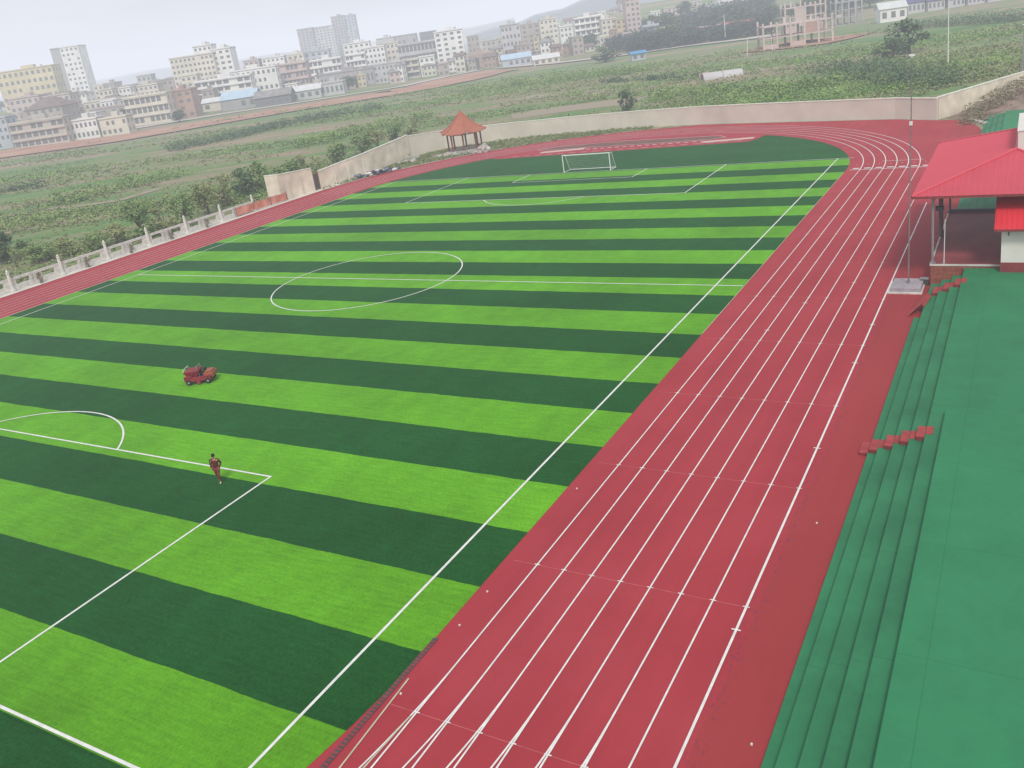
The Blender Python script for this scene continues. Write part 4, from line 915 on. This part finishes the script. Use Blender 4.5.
# ------------------------------------------------------------------ town
WIN = {}; rs = random.Random(3)
def winmesh(w, h):
    k = (round(w, 1), round(h, 1))
    if k not in WIN:
        b = MB(); b.box(-w / 2, w / 2, -.06, .02, 0, h); me = bpy.data.meshes.new('window'); me.from_pydata(b.v, [], b.f); me.materials.append(M['window']); WIN[k] = me
    return WIN[k]
nwin = [0]
def building(px0, px1, ytop, ybase, label, wall='beige', floors=3, bays=4, depth=12, t=None, yaw=0, roof='flat', roofm='r_grey', cat='building', name='building', h=None, balcony=False, tank=False, win=True, group=None):
    pc = (px0 + px1) / 2
    if t is None: x, y, t = ground(pc, ybase)
    else:
        yb = None; x, y = along(pc, t)
    z = float(terrain(x, y)); v = np.array((x, y, z)) - CAM; t = v @ CD
    tank = tank or (roof == 'flat' and rs.random() < .45)
    balcony = balcony or (floors >= 3 and t < 640 and rs.random() < .3 and name == 'building' and 'small windows' not in label and 'yellow' not in label and 'annex' not in label)
    ybp = 384 + SY - FPX * (v @ CU) / t
    W = (px1 - px0) / FPX * t * 1.0; H = h or max(2.6, (ybp - ytop) / FPX * t * .985)
    th = math.atan2(HRT[1], HRT[0]) + R(yaw)
    r = thing(name, label, cat, (x, y, z - .2), th, group)
    b = MB(); b.box(-W / 2, W / 2, 0, depth, 0, H); b.build('wall', M['w_' + wall], r)
    if roof == 'flat':
        b = MB(); e = .25; p = .7
        b.box(-W / 2 - e, W / 2 + e, -e, depth + e, H + .003, H + .25); b.mats = []
        b.build('roof', M[roofm], r)
        b = MB()
        for a in ((-W / 2 - e, W / 2 + e, -e, -e + .25), (-W / 2 - e, W / 2 + e, depth + e - .25, depth + e), (-W / 2 - e, -W / 2 - e + .25, -e + .26, depth + e - .26), (W / 2 + e - .25, W / 2 + e, -e + .26, depth + e - .26)): b.box(*a, H + .253, H + .25 + p)
        b.build('parapet', M['w_' + wall], r)
        if tank:
            b = MB(); b.box(-W * .1, W * .12, depth * .4, depth * .75, H + .253, H + 3); b.build('stair_head', M['w_' + wall], r)
            b = MB(); b.tube((W * .25, depth * .5, H + .253), (W * .25, depth * .5, H + 2.2), .8, n=10); b.build('water_tank', M['w_pale grey'], r)
    else:
        rh = min(W, depth) * .28; b = MB(); e = .6
        A = [(-W / 2 - e, -e, H), (W / 2 + e, -e, H), (W / 2 + e, depth + e, H), (-W / 2 - e, depth + e, H)]
        if roof == 'gable': Rg = [(-W / 2 - e, depth / 2, H + rh), (W / 2 + e, depth / 2, H + rh)]
        else: Rg = [(-W / 2 + depth * .35, depth / 2, H + rh), (W / 2 - depth * .35, depth / 2, H + rh)]
        b.face([A[0], A[1], Rg[1], Rg[0]]); b.face([A[2], A[3], Rg[0], Rg[1]])
        if roof != 'gable': b.face([A[1], A[2], Rg[1]]); b.face([A[3], A[0], Rg[0]])
        o = b.build('roof', M[roofm], r); q = o.modifiers.new('s', 'SOLIDIFY'); q.thickness = .25
        if roof == 'gable':
            b = MB(); b.face([(-W / 2, 0, H), (-W / 2, depth, H), (-W / 2, depth / 2, H + rh)]); b.build('gable', M['w_' + wall], r); b = MB(); b.face([(W / 2, 0, H), (W / 2, depth, H), (W / 2, depth / 2, H + rh)]); b.build('gable', M['w_' + wall], r)
    if '-storey' not in label and t < 720: floors = max(floors, int(H / 3.3)) if win and floors > 1 else floors
    if win and bays: bays = max(bays, int(W / (3.8 if t < 700 else 5)))
    while floors * bays > 96: bays -= 1
    fh = H / floors
    if win and bays:
        ww = W / bays * (.5 if not balcony else .74); wh = fh * (.46 if not balcony else .55)
        me = winmesh(ww, wh)
        for i in range(floors):
            for j in range(bays):
                if rs.random() < .08: continue
                o = bpy.data.objects.new('window', me); col.objects.link(o); o.parent = r; o.location = (-W / 2 + W * (j + .5) / bays, 0, fh * (i + .3)); nwin[0] += 1
        # visible flank
        nb = max(1, int(depth / 4.5)); me2 = winmesh(1.3, wh)
        if floors * nb < 16:
            for i in range(floors):
                for j in range(nb):
                    o = bpy.data.objects.new('window', me2); col.objects.link(o); o.parent = r; o.rotation_euler = (0, 0, math.pi / 2); o.location = (W / 2, depth * (j + .5) / nb, fh * (i + .3))
    if balcony:
        for i in range(1, floors + 1):
            b = MB(); b.box(-W / 2, W / 2, -.9, -.003, fh * i - .25 if i < floors else fh * i - .3, fh * i - .05 if i < floors else fh * i - .02); 
            if i < floors: b.box(-W / 2, W / 2, -.9, -.8, fh * i - .05, fh * i + .75)
            b.build('balcony', M['w_' + wall], r)
    return r, W, H, depth
B = building
# left cluster
B(-8, 48, 70, 0, 'yellow five-storey apartment block at the left edge', 'yellow', 5, 9, 14, t=620, tank=True)
B(53, 63, 50, 0, 'grey slab half of the leaning-looking tower at the left', 'grey', 11, 1, 14, t=735, win=False)
B(63, 81, 48, 0, 'white windowed tower half with eleven storeys at the left', 'white', 11, 4, 16, t=730)
B(16, 70, 121, 146, 'long beige three-storey building with ribbon balconies at lower left', 'beige', 3, 8, 9, balcony=True)
B(-6, 14, 119, 149, 'bluish white four-storey house at the very left edge', 'blue grey', 4, 4, 10)
B(9, 46, 108, 0, 'wide brown-roofed hall behind the long beige building', 'brown', 2, 5, 22, t=470, roof='hip', roofm='r_brown')
B(-4, 26, 98, 0, 'low pinkish house below the yellow block', 'pink', 2, 5, 14, t=520, roofm='r_brown')
B(28, 58, 96, 0, 'beige flat house right of the low pinkish house', 'beige', 2, 5, 14, t=525, roofm='r_brown')
B(72, 104, 101, 0, 'cream two-storey house with white parapet left of centre town', 'cream', 2, 6, 10, t=505)
B(90, 103, 90, 0, 'small cream upper block behind the cream house', 'cream', 2, 3, 10, t=545)
B(74, 101, 120, 139, 'low white arcade right of the long beige building', 'white', 2, 6, 9)
B(76, 124, 107, 0, 'brown flat-topped workshop behind the low white arcade', 'brown', 2, 7, 16, t=470, roofm='r_grey')
B(103, 130, 118, 135, 'pale cream two-storey row house beside the small green tree', 'cream', 2, 5, 9)
B(110, 122, 88, 0, 'small bright white house beneath the distant skyline', 'white', 2, 3, 9, t=560)
B(122, 150, 86, 0, 'pale cream long roofed house behind the pinkish apartments', 'cream', 2, 6, 12, t=570, roofm='r_brown')
B(130, 173, 96, 124, 'pale pinkish three-storey apartments left of the gable block', 'cream', 3, 8, 12, balcony=True)
B(174, 197, 91, 118, 'red brown brick block with blank gable end', 'red brown', 3, 3, 12, roofm='r_brown')
B(146, 172, 80, 0, 'brown stepped rooftops house left of the hotel', 'brown', 3, 5, 14, t=590)
B(132, 146, 76, 0, 'light grey small house with flat roof left of the hotel', 'pale grey', 2, 3, 10, t=640)
# hotel group
B(170, 213, 57, 0, 'cream white hotel with five rows of small windows', 'cream', 7, 10, 14, t=560)
B(213, 232, 50, 0, 'bright white taller annex right of the cream hotel', 'white', 8, 3, 14, t=565, tank=True)
B(196, 214, 47, 0, 'white rooftop block standing behind the cream hotel', 'white', 8, 4, 12, t=590, tank=True)
B(176, 192, 76, 0, 'cream low wing at the foot of the hotel', 'cream', 3, 3, 8, t=530)
B(200, 256, 79, 105, 'long white school with dark ribbon balconies, left wing', 'white', 3, 8, 10, balcony=True)
B(232, 282, 70, 100, 'white four-storey apartment row, first section right of the school', 'white', 4, 10, 10)
B(283, 312, 64, 94, 'rosy white four-storey apartment section in the middle of the row', 'pink', 4, 7, 10)
B(313, 346, 60, 87, 'white four-storey apartment section at the right end of the row', 'white', 4, 7, 10)
B(223, 258, 98, 109, 'pale blue sheet-roofed shed below the school', 'grey', 1, 4, 14, roof='gable', roofm='r_blue', cat='shed', name='shed')
B(256, 292, 96, 105, 'dark grey sheet-roofed shed right of the pale blue one', 'dark grey', 1, 4, 12, roof='gable', roofm='r_grey', cat='shed', name='shed')
B(204, 222, 102, 111, 'small pale green shed left of the pale blue roof', 'cream', 1, 2, 8, roof='gable', roofm='r_white', cat='shed', name='shed')
B(292, 322, 90, 99, 'low shed with thin white roof before the apartment row', 'pale grey', 1, 4, 10, roof='gable', roofm='r_white', cat='shed', name='shed')
B(322, 345, 83, 95, 'pale grey warehouse with corrugated wall', 'pale grey', 1, 5, 12, roofm='r_grey', cat='warehouse', name='warehouse')
# towers behind
B(303, 318, 30, 0, 'grey high-rise, left half of the wide distant tower', 'grey', 16, 4, 20, t=1000)
B(318, 339, 28, 0, 'pinkish high-rise, right half of the wide distant tower', 'pale grey', 16, 6, 20, t=1010)
B(339, 352, 18, 0, 'tallest distant high-rise, darker left side', 'grey', 18, 4, 20, t=1050)
B(352, 362, 17, 0, 'tallest distant high-rise, paler right side', 'blue grey', 18, 3, 20, t=1055)
# middle
B(322, 376, 72, 88, 'dark arcaded hall with a row of upright windows', 'grey', 1, 14, 14, roofm='r_brown')
B(372, 408, 64, 82, 'grey school hall with two rows of arched windows', 'pale grey', 2, 9, 12, roofm='r_grey')
B(400, 446, 43, 0, 'pale grey three-storey school behind the cream block', 'pale grey', 3, 12, 14, t=590)
B(406, 421, 60, 78, 'cream house, left of the cream pair before the white tower', 'cream', 3, 2, 9)
B(422, 437, 57, 76, 'white cream house, right of the cream pair before the white tower', 'white', 3, 3, 9)
B(440, 468, 32, 71, 'bright white tower block with one column of dark windows', 'white', 8, 3, 13, tank=True)
B(469, 494, 54, 67, 'brown-walled hall with pale roof edge right of the white tower', 'red brown', 1, 3, 14, roofm='r_white')
B(346, 365, 55, 0, 'white stepped house above the arcaded hall', 'white', 3, 5, 10, t=570)
B(366, 386, 48, 0, 'small white terrace house left of the grey school', 'white', 3, 5, 10, t=600)
B(384, 401, 44, 0, 'cream terrace house adjoining the grey school', 'cream', 3, 4, 10, t=610)
B(346, 372, 44, 0, 'white long-roofed house beneath the tallest high-rise', 'white', 2, 5, 10, t=680)
B(262, 284, 58, 0, 'white low house above the apartment row', 'white', 2, 5, 10, t=640)
B(288, 304, 55, 0, 'green-white roofed house below the wide distant tower', 'cream', 2, 3, 10, t=640, roofm='r_white')
B(243, 258, 61, 0, 'pink house peeping over the apartment row', 'pink', 3, 3, 10, t=640)
B(305, 330, 52, 0, 'blue grey house below the wide distant tower', 'blue grey', 2, 4, 10, t=650)
B(400, 420, 36, 0, 'grey distant house with two rooftop masts', 'grey', 2, 4, 12, t=760)
B(424, 440, 33, 0, 'dark grey distant house left of the white tower', 'dark grey', 2, 3, 12, t=760)
B(380, 398, 39, 0, 'pale distant house beyond the terrace houses', 'pale grey', 2, 4, 12, t=760)
# right of the white tower
B(470, 482, 37, 0, 'brownish distant house right of the white tower', 'brown', 2, 3, 10, t=650)
B(484, 503, 41, 0, 'beige distant house in the skyline dip', 'beige', 2, 4, 10, t=630)
B(500, 522, 38, 60, 'beige four-storey house behind the blue sheds', 'beige', 4, 5, 12, roofm='r_brown')
B(505, 524, 26, 0, 'pale four-storey block left of the grey gable', 'pale grey', 5, 5, 12, t=560, tank=True)
B(524, 543, 25, 52, 'grey brown block beside the dark tree', 'brown', 5, 3, 12)
B(543, 560, 20, 49, 'cream apartment block with dark windows in the middle', 'cream', 5, 4, 12, tank=True)
B(562, 578, 27, 48, 'white lower block between two apartment blocks', 'white', 4, 4, 12)
B(577, 604, 18, 47, 'white apartment block with deep balconies', 'white', 5, 5, 12, balcony=True, tank=True)
B(604, 618, 20, 45, 'pale yellow apartment block left of the deep yellow one', 'cream', 5, 3, 12)
B(618, 629, 20, 43, 'deep yellow apartment block with striped side', 'yellow', 5, 2, 12)
B(629, 643, -2, 42, 'tall pinkish tower with rooftop block right of the yellow block', 'pink', 9, 3, 12, tank=True)
B(644, 660, 26, 40, 'blue grey house right of the pinkish tower', 'blue grey', 3, 4, 10)
B(661, 671, 28, 39, 'small yellow house beside the wooded hillside', 'yellow', 2, 2, 9)
B(503, 532, 58, 66, 'pale blue roofed market shed', 'blue grey', 1, 5, 10, roof='gable', roofm='r_blue', cat='shed', name='shed')
B(534, 560, 58, 64, 'long white roofed shed beside the pale road', 'cream', 1, 4, 8, roof='gable', roofm='r_white', cat='shed', name='shed')
B(632, 646, 53, 60, 'bright blue sheet cabin in the field', 'blue grey', 1, 2, 4, roof='gable', roofm='bright_blue', cat='cabin', name='cabin')
B(696, 712, 37, 42, 'long bluish vehicle shed by the pale road', 'blue grey', 1, 3, 6, roofm='r_purple', cat='shed', name='shed')
for i, (a, c, yt, t, w, lb) in enumerate(((655, 664, 12, 640, 'white', 'small white hillside house left end'), (668, 680, 8, 660, 'pink', 'pinkish hillside house second from the left'), (683, 692, 6, 670, 'white', 'white hillside house third from the left'), (694, 706, 3, 690, 'beige', 'beige hillside house near the top'),
        (709, 718, 4, 650, 'pale grey', 'pale grey hillside house'), (722, 737, -3, 660, 'white', 'bright white hillside house at the upper edge'), (676, 686, 17, 590, 'pink', 'lower pinkish hillside house'), (660, 670, 20, 570, 'white', 'lower white hillside house'),
        (740, 752, -4, 640, 'beige', 'beige hillside house at the right end'))):
    B(a, c, yt, 0, lb, w, 2, 3, 9, t=t)
B(700, 722, 27, 38, 'pinkish low row of stalls along the far road', 'pink', 1, 6, 8, roofm='r_red')
B(724, 764, 24, 33, 'low maroon roofed row house along the far road', 'pink', 1, 8, 8, roof='gable', roofm='r_red')
B(881, 906, 8, 21, 'white gabled house on the right beyond the fields', 'white', 1, 3, 10, roof='gable', roofm='r_white', cat='house', name='house', yaw=-12)
for i in range(6):
    B(908 + i * 20, 925 + i * 20, 2 - 2 * i, 13 - 3 * i, ['first', 'second', 'third', 'fourth', 'fifth', 'sixth'][i] + ' slate-roofed row house from the left at the upper right', 'pale grey', 1, 4, 9, roof='gable', roofm='r_purple', cat='house', name='house')
# small filler houses in between
LAND = [(20, 'the yellow block'), (75, 'the grey white tower'), (110, 'the small white house'), (150, 'the pinkish apartments'), (190, 'the cream hotel'), (222, 'the white annex'), (260, 'the apartment row'), (320, 'the wide distant tower'), (350, 'the tallest high-rise'),
        (385, 'the arcaded hall'), (420, 'the grey school'), (455, 'the white tower block'), (500, 'the skyline dip'), (550, 'the middle apartments'), (590, 'the balcony block')]
used = set(); names_ = ['cream', 'white', 'beige', 'pink', 'pale grey', 'white', 'cream', 'brown', 'red brown', 'yellow']; k = 0
for px in list(range(2, 470, 11)) + list(range(476, 640, 12)):
    for rep in range(3):
        p = px + random.uniform(-5, 5); t = (540 + random.uniform(-25, 40) + rep * 120) if p > 200 else (520 + random.uniform(-30, 60) + rep * 80)
        if p < 130 and rep == 0: t = random.uniform(455, 540)
        w = random.uniform(7, 14); fl = random.choice((1, 2, 2, 3)); cw = random.choice(names_); lm = min(LAND, key=lambda q: abs(q[0] - p)); side = 'left of ' if p < lm[0] else 'right of '
        rf = random.choice((('flat', 'r_grey'), ('flat', 'r_brown'), ('gable', 'r_brown'), ('flat', 'r_white'), ('hip', 'r_grey')))
        rt = {'r_grey': 'grey', 'r_brown': 'brown', 'r_white': 'white'}[rf[1]] + ' ' + rf[0] + ' roof'
        lb = '%s %s-storey house with %s, %s %s' % (cw, ['one', 'two', 'three'][fl - 1], rt, (('near, ', 'midway, ', 'farther back, ')[rep]) + side, lm[1]); lb = lb.replace('two-storey house', 'two-storey house')
        lb = lb.replace('near, ', 'just ').replace('midway, ', 'behind, ').replace('farther back, ', 'far behind, ').replace('  ', ' ')
        if lb in used: continue
        used.add(lb)
        B(p - w / 2, p + w / 2, 0, 0, lb, cw, fl, max(2, int(w / 4)), random.uniform(9, 14), t=t, h=fl * 3.3, roof=rf[0], roofm=rf[1], yaw=random.uniform(-12, 12), cat='house', name='house')
# unfinished frame buildings
def frame_building(px0, px1, ybase, floors, label, m, brick, H0=3.4, depth=10, bays=5):
    x, y, t = ground((px0 + px1) / 2, ybase); W = (px1 - px0) / FPX * t; r = thing('unfinished_building', label, 'building', (x, y, float(terrain(x, y)) - .2), math.atan2(HRT[1], HRT[0]) + R(-8))
    for f in range(floors + 1):
        b = MB(); b.box(-W / 2 * (1 if f < floors else .96), W / 2, 0, depth, f * H0, f * H0 + .35) if f else b.box(-W / 2, W / 2, 0, depth, 0, .2); b.build('slab', M[m], r)
    for f in range(floors + 1):
        for i in range(bays + 1):
            for j in (0, depth - .4):
                top = H0 * (f + 1) if f < floors else H0 * f + random.uniform(1.2, 3)
                b = MB(); b.box(-W / 2 + i * (W - .45) / bays, -W / 2 + i * (W - .45) / bays + .7, j, j + .6, f * H0 + .353, top - .003); b.build('column', M[m], r)
    for f in range(floors):
        for i in range(bays):
            if random.random() < brick:
                b = MB(); xa = -W / 2 + i * (W - .45) / bays + .453; b.box(xa, xa + (W - .45) / bays - .46, .05, .25, f * H0 + .353, f * H0 + H0 * random.choice((.5, 1)) - .01); b.build('brick_infill', M['w_red brown' if i > bays // 2 else 'w_pink'], r)
    return r
frame_building(764, 832, 46, 2, 'unfinished concrete and brick building with bare upper columns', 'w_pink', .4, 4.0, 12)
frame_building(786, 826, 34, 3, 'higher unfinished frame rising behind the unfinished brick building', 'w_pink', .4, 3.9, 10, bays=4)
frame_building(836, 862, 24, 3, 'grey scaffolded frame building right of the brick one', 'w_grey', .1, bays=4)
# collapsed sheds in the field
x, y, t = ground(722, 77)
o = thing('field_shelter', 'long low grey tarpaulin shelter in the scrub field', 'shelter', (x, y, -.15), math.atan2(HRT[1], HRT[0]))
b = MB(); n = 12
for i in range(n):
    a0, a1 = math.pi * i / n, math.pi * (i + 1) / n
    b.face([(-5.5, -1.8 * math.cos(a0), 1.9 * math.sin(a0)), (5.5, -1.8 * math.cos(a0), 1.7 * math.sin(a0)), (5.5, -1.8 * math.cos(a1), 1.7 * math.sin(a1)), (-5.5, -1.8 * math.cos(a1), 1.9 * math.sin(a1))])
b.build('cover', M['w_pale grey'], o)
for s in (-5.5, 0, 5.5):
    b = MB()
    for i in range(n):
        a0, a1 = math.pi * i / n, math.pi * (i + 1) / n; b.tube((s, -1.85 * math.cos(a0), 1.95 * math.sin(a0)), (s, -1.85 * math.cos(a1), 1.95 * math.sin(a1)), .06, n=5)
    b.build('hoop', M['steel'], o)
x, y, t = ground(705, 78); b = MB(); b.face([(-1.5, 0, 0), (1.5, 0, .3), (1.2, .8, 1.8), (-1.4, 1, 1.3)]); b.face([(-1.6, 1.2, 0), (-.2, 1.6, 0), (-1.4, 1, 1.3)]); o = b.build('tarpaulin', M['w_red brown'], loc=(x, y, -.1)); o.rotation_euler = (0, 0, .5)
o.modifiers.new('s', 'SOLIDIFY').thickness = .05; tag(o, 'crumpled reddish tarpaulin at the left end of the shelter', 'tarpaulin')
o = thing('gantry', 'thin white goal-like gantry in the field before the unfinished building', 'gantry', (*ground(760, 54)[:2], -.15), math.atan2(HRT[1], HRT[0]))
for s in (-4.6, 4.6):
    b = MB(); b.tube((s, 0, 0), (s * .9, 0, 6), .10); b.build('post', M['white_metal'], o)
b = MB(); b.tube((-4.2, 0, 6), (4.2, 0, 6), .10); b.build('crossbar', M['white_metal'], o)
print('windows', nwin, 'objects', len(bpy.data.objects))

# ------------------------------------------------------------------ haze: absorbing volume over the whole place, its added glow stands in for scattered light
K = .00062; HC = (.84, .88, .975)
b = MB(); b.box(-4100, 3900, -3800, 4300, -60, 170)
hz = b.build('haze'); tag(hz, 'pale bluish haze hanging over the town and fields', 'haze', kind='stuff')
m = bpy.data.materials.new('haze'); m.use_nodes = True; nt = m.node_tree; nt.nodes.clear()
out = nt.nodes.new('ShaderNodeOutputMaterial'); ab = nt.nodes.new('ShaderNodeVolumeAbsorption'); em = nt.nodes.new('ShaderNodeEmission'); ad = nt.nodes.new('ShaderNodeAddShader')
ab.inputs['Color'].default_value = (0, 0, 0, 1); ab.inputs['Density'].default_value = K
em.inputs['Color'].default_value = (*HC, 1); em.inputs['Strength'].default_value = K
nt.links.new(ab.outputs[0], ad.inputs[0]); nt.links.new(em.outputs[0], ad.inputs[1]); nt.links.new(ad.outputs[0], out.inputs['Volume'])
hz.data.materials.clear(); hz.data.materials.append(m)

# ------------------------------------------------------------------ light
EL, AZ = 50, 150      # elevation, compass azimuth of the sun (deg from +Y clockwise)
w = bpy.data.worlds.new('World'); S.world = w; w.use_nodes = True; nt = w.node_tree; bg = nt.nodes['Background']
sky = nt.nodes.new('ShaderNodeTexSky'); sky.sky_type = 'NISHITA'; sky.sun_disc = False; sky.sun_elevation = R(EL); sky.sun_rotation = R(AZ); sky.dust_density = 4; sky.air_density = 1.2
bg.inputs[1].default_value = .13
tcw = nt.nodes.new('ShaderNodeTexCoord'); mpw = nt.nodes.new('ShaderNodeMapping'); mpw.inputs['Scale'].default_value = (1, 1, 3.2); mpw.inputs['Location'].default_value = (.6, .2, .1)
nw = nt.nodes.new('ShaderNodeTexNoise'); nw.inputs['Scale'].default_value = 2.6; nw.inputs['Detail'].default_value = 6; nw.inputs['Roughness'].default_value = .55
mrw = nt.nodes.new('ShaderNodeMapRange'); mrw.inputs[1].default_value = .36; mrw.inputs[2].default_value = .62; mrw.inputs[3].default_value = .25; mrw.inputs[4].default_value = .9
mxw = nt.nodes.new('ShaderNodeMix'); mxw.data_type = 'RGBA'; mxw.inputs[7].default_value = (5.7, 5.8, 6.05, 1)
nt.links.new(tcw.outputs['Generated'], mpw.inputs[0]); nt.links.new(mpw.outputs[0], nw.inputs['Vector']); nt.links.new(nw.outputs['Fac'], mrw.inputs[0]); nt.links.new(mrw.outputs[0], mxw.inputs[0])
nt.links.new(sky.outputs[0], mxw.inputs[6]); nt.links.new(mxw.outputs[2], bg.inputs[0])
sun = bpy.data.lights.new('sun', 'SUN'); sun.energy = 1.85; sun.angle = R(12); sun.color = (1, .96, .9); so = bpy.data.objects.new('sun', sun); col.objects.link(so)
d = Vector((math.sin(R(AZ)) * math.cos(R(EL)), math.cos(R(AZ)) * math.cos(R(EL)), math.sin(R(EL)))); so.rotation_euler = d.to_track_quat('Z', 'Y').to_euler(); so.location = (0, 0, 60)
S.view_settings.view_transform = 'Standard'; S.view_settings.look = 'None'; S.view_settings.exposure = 0; S.view_settings.gamma = 1
S.render.engine = 'CYCLES'; S.cycles.volume_bounces = 0; S.cycles.max_bounces = 5; S.cycles.use_denoising = True
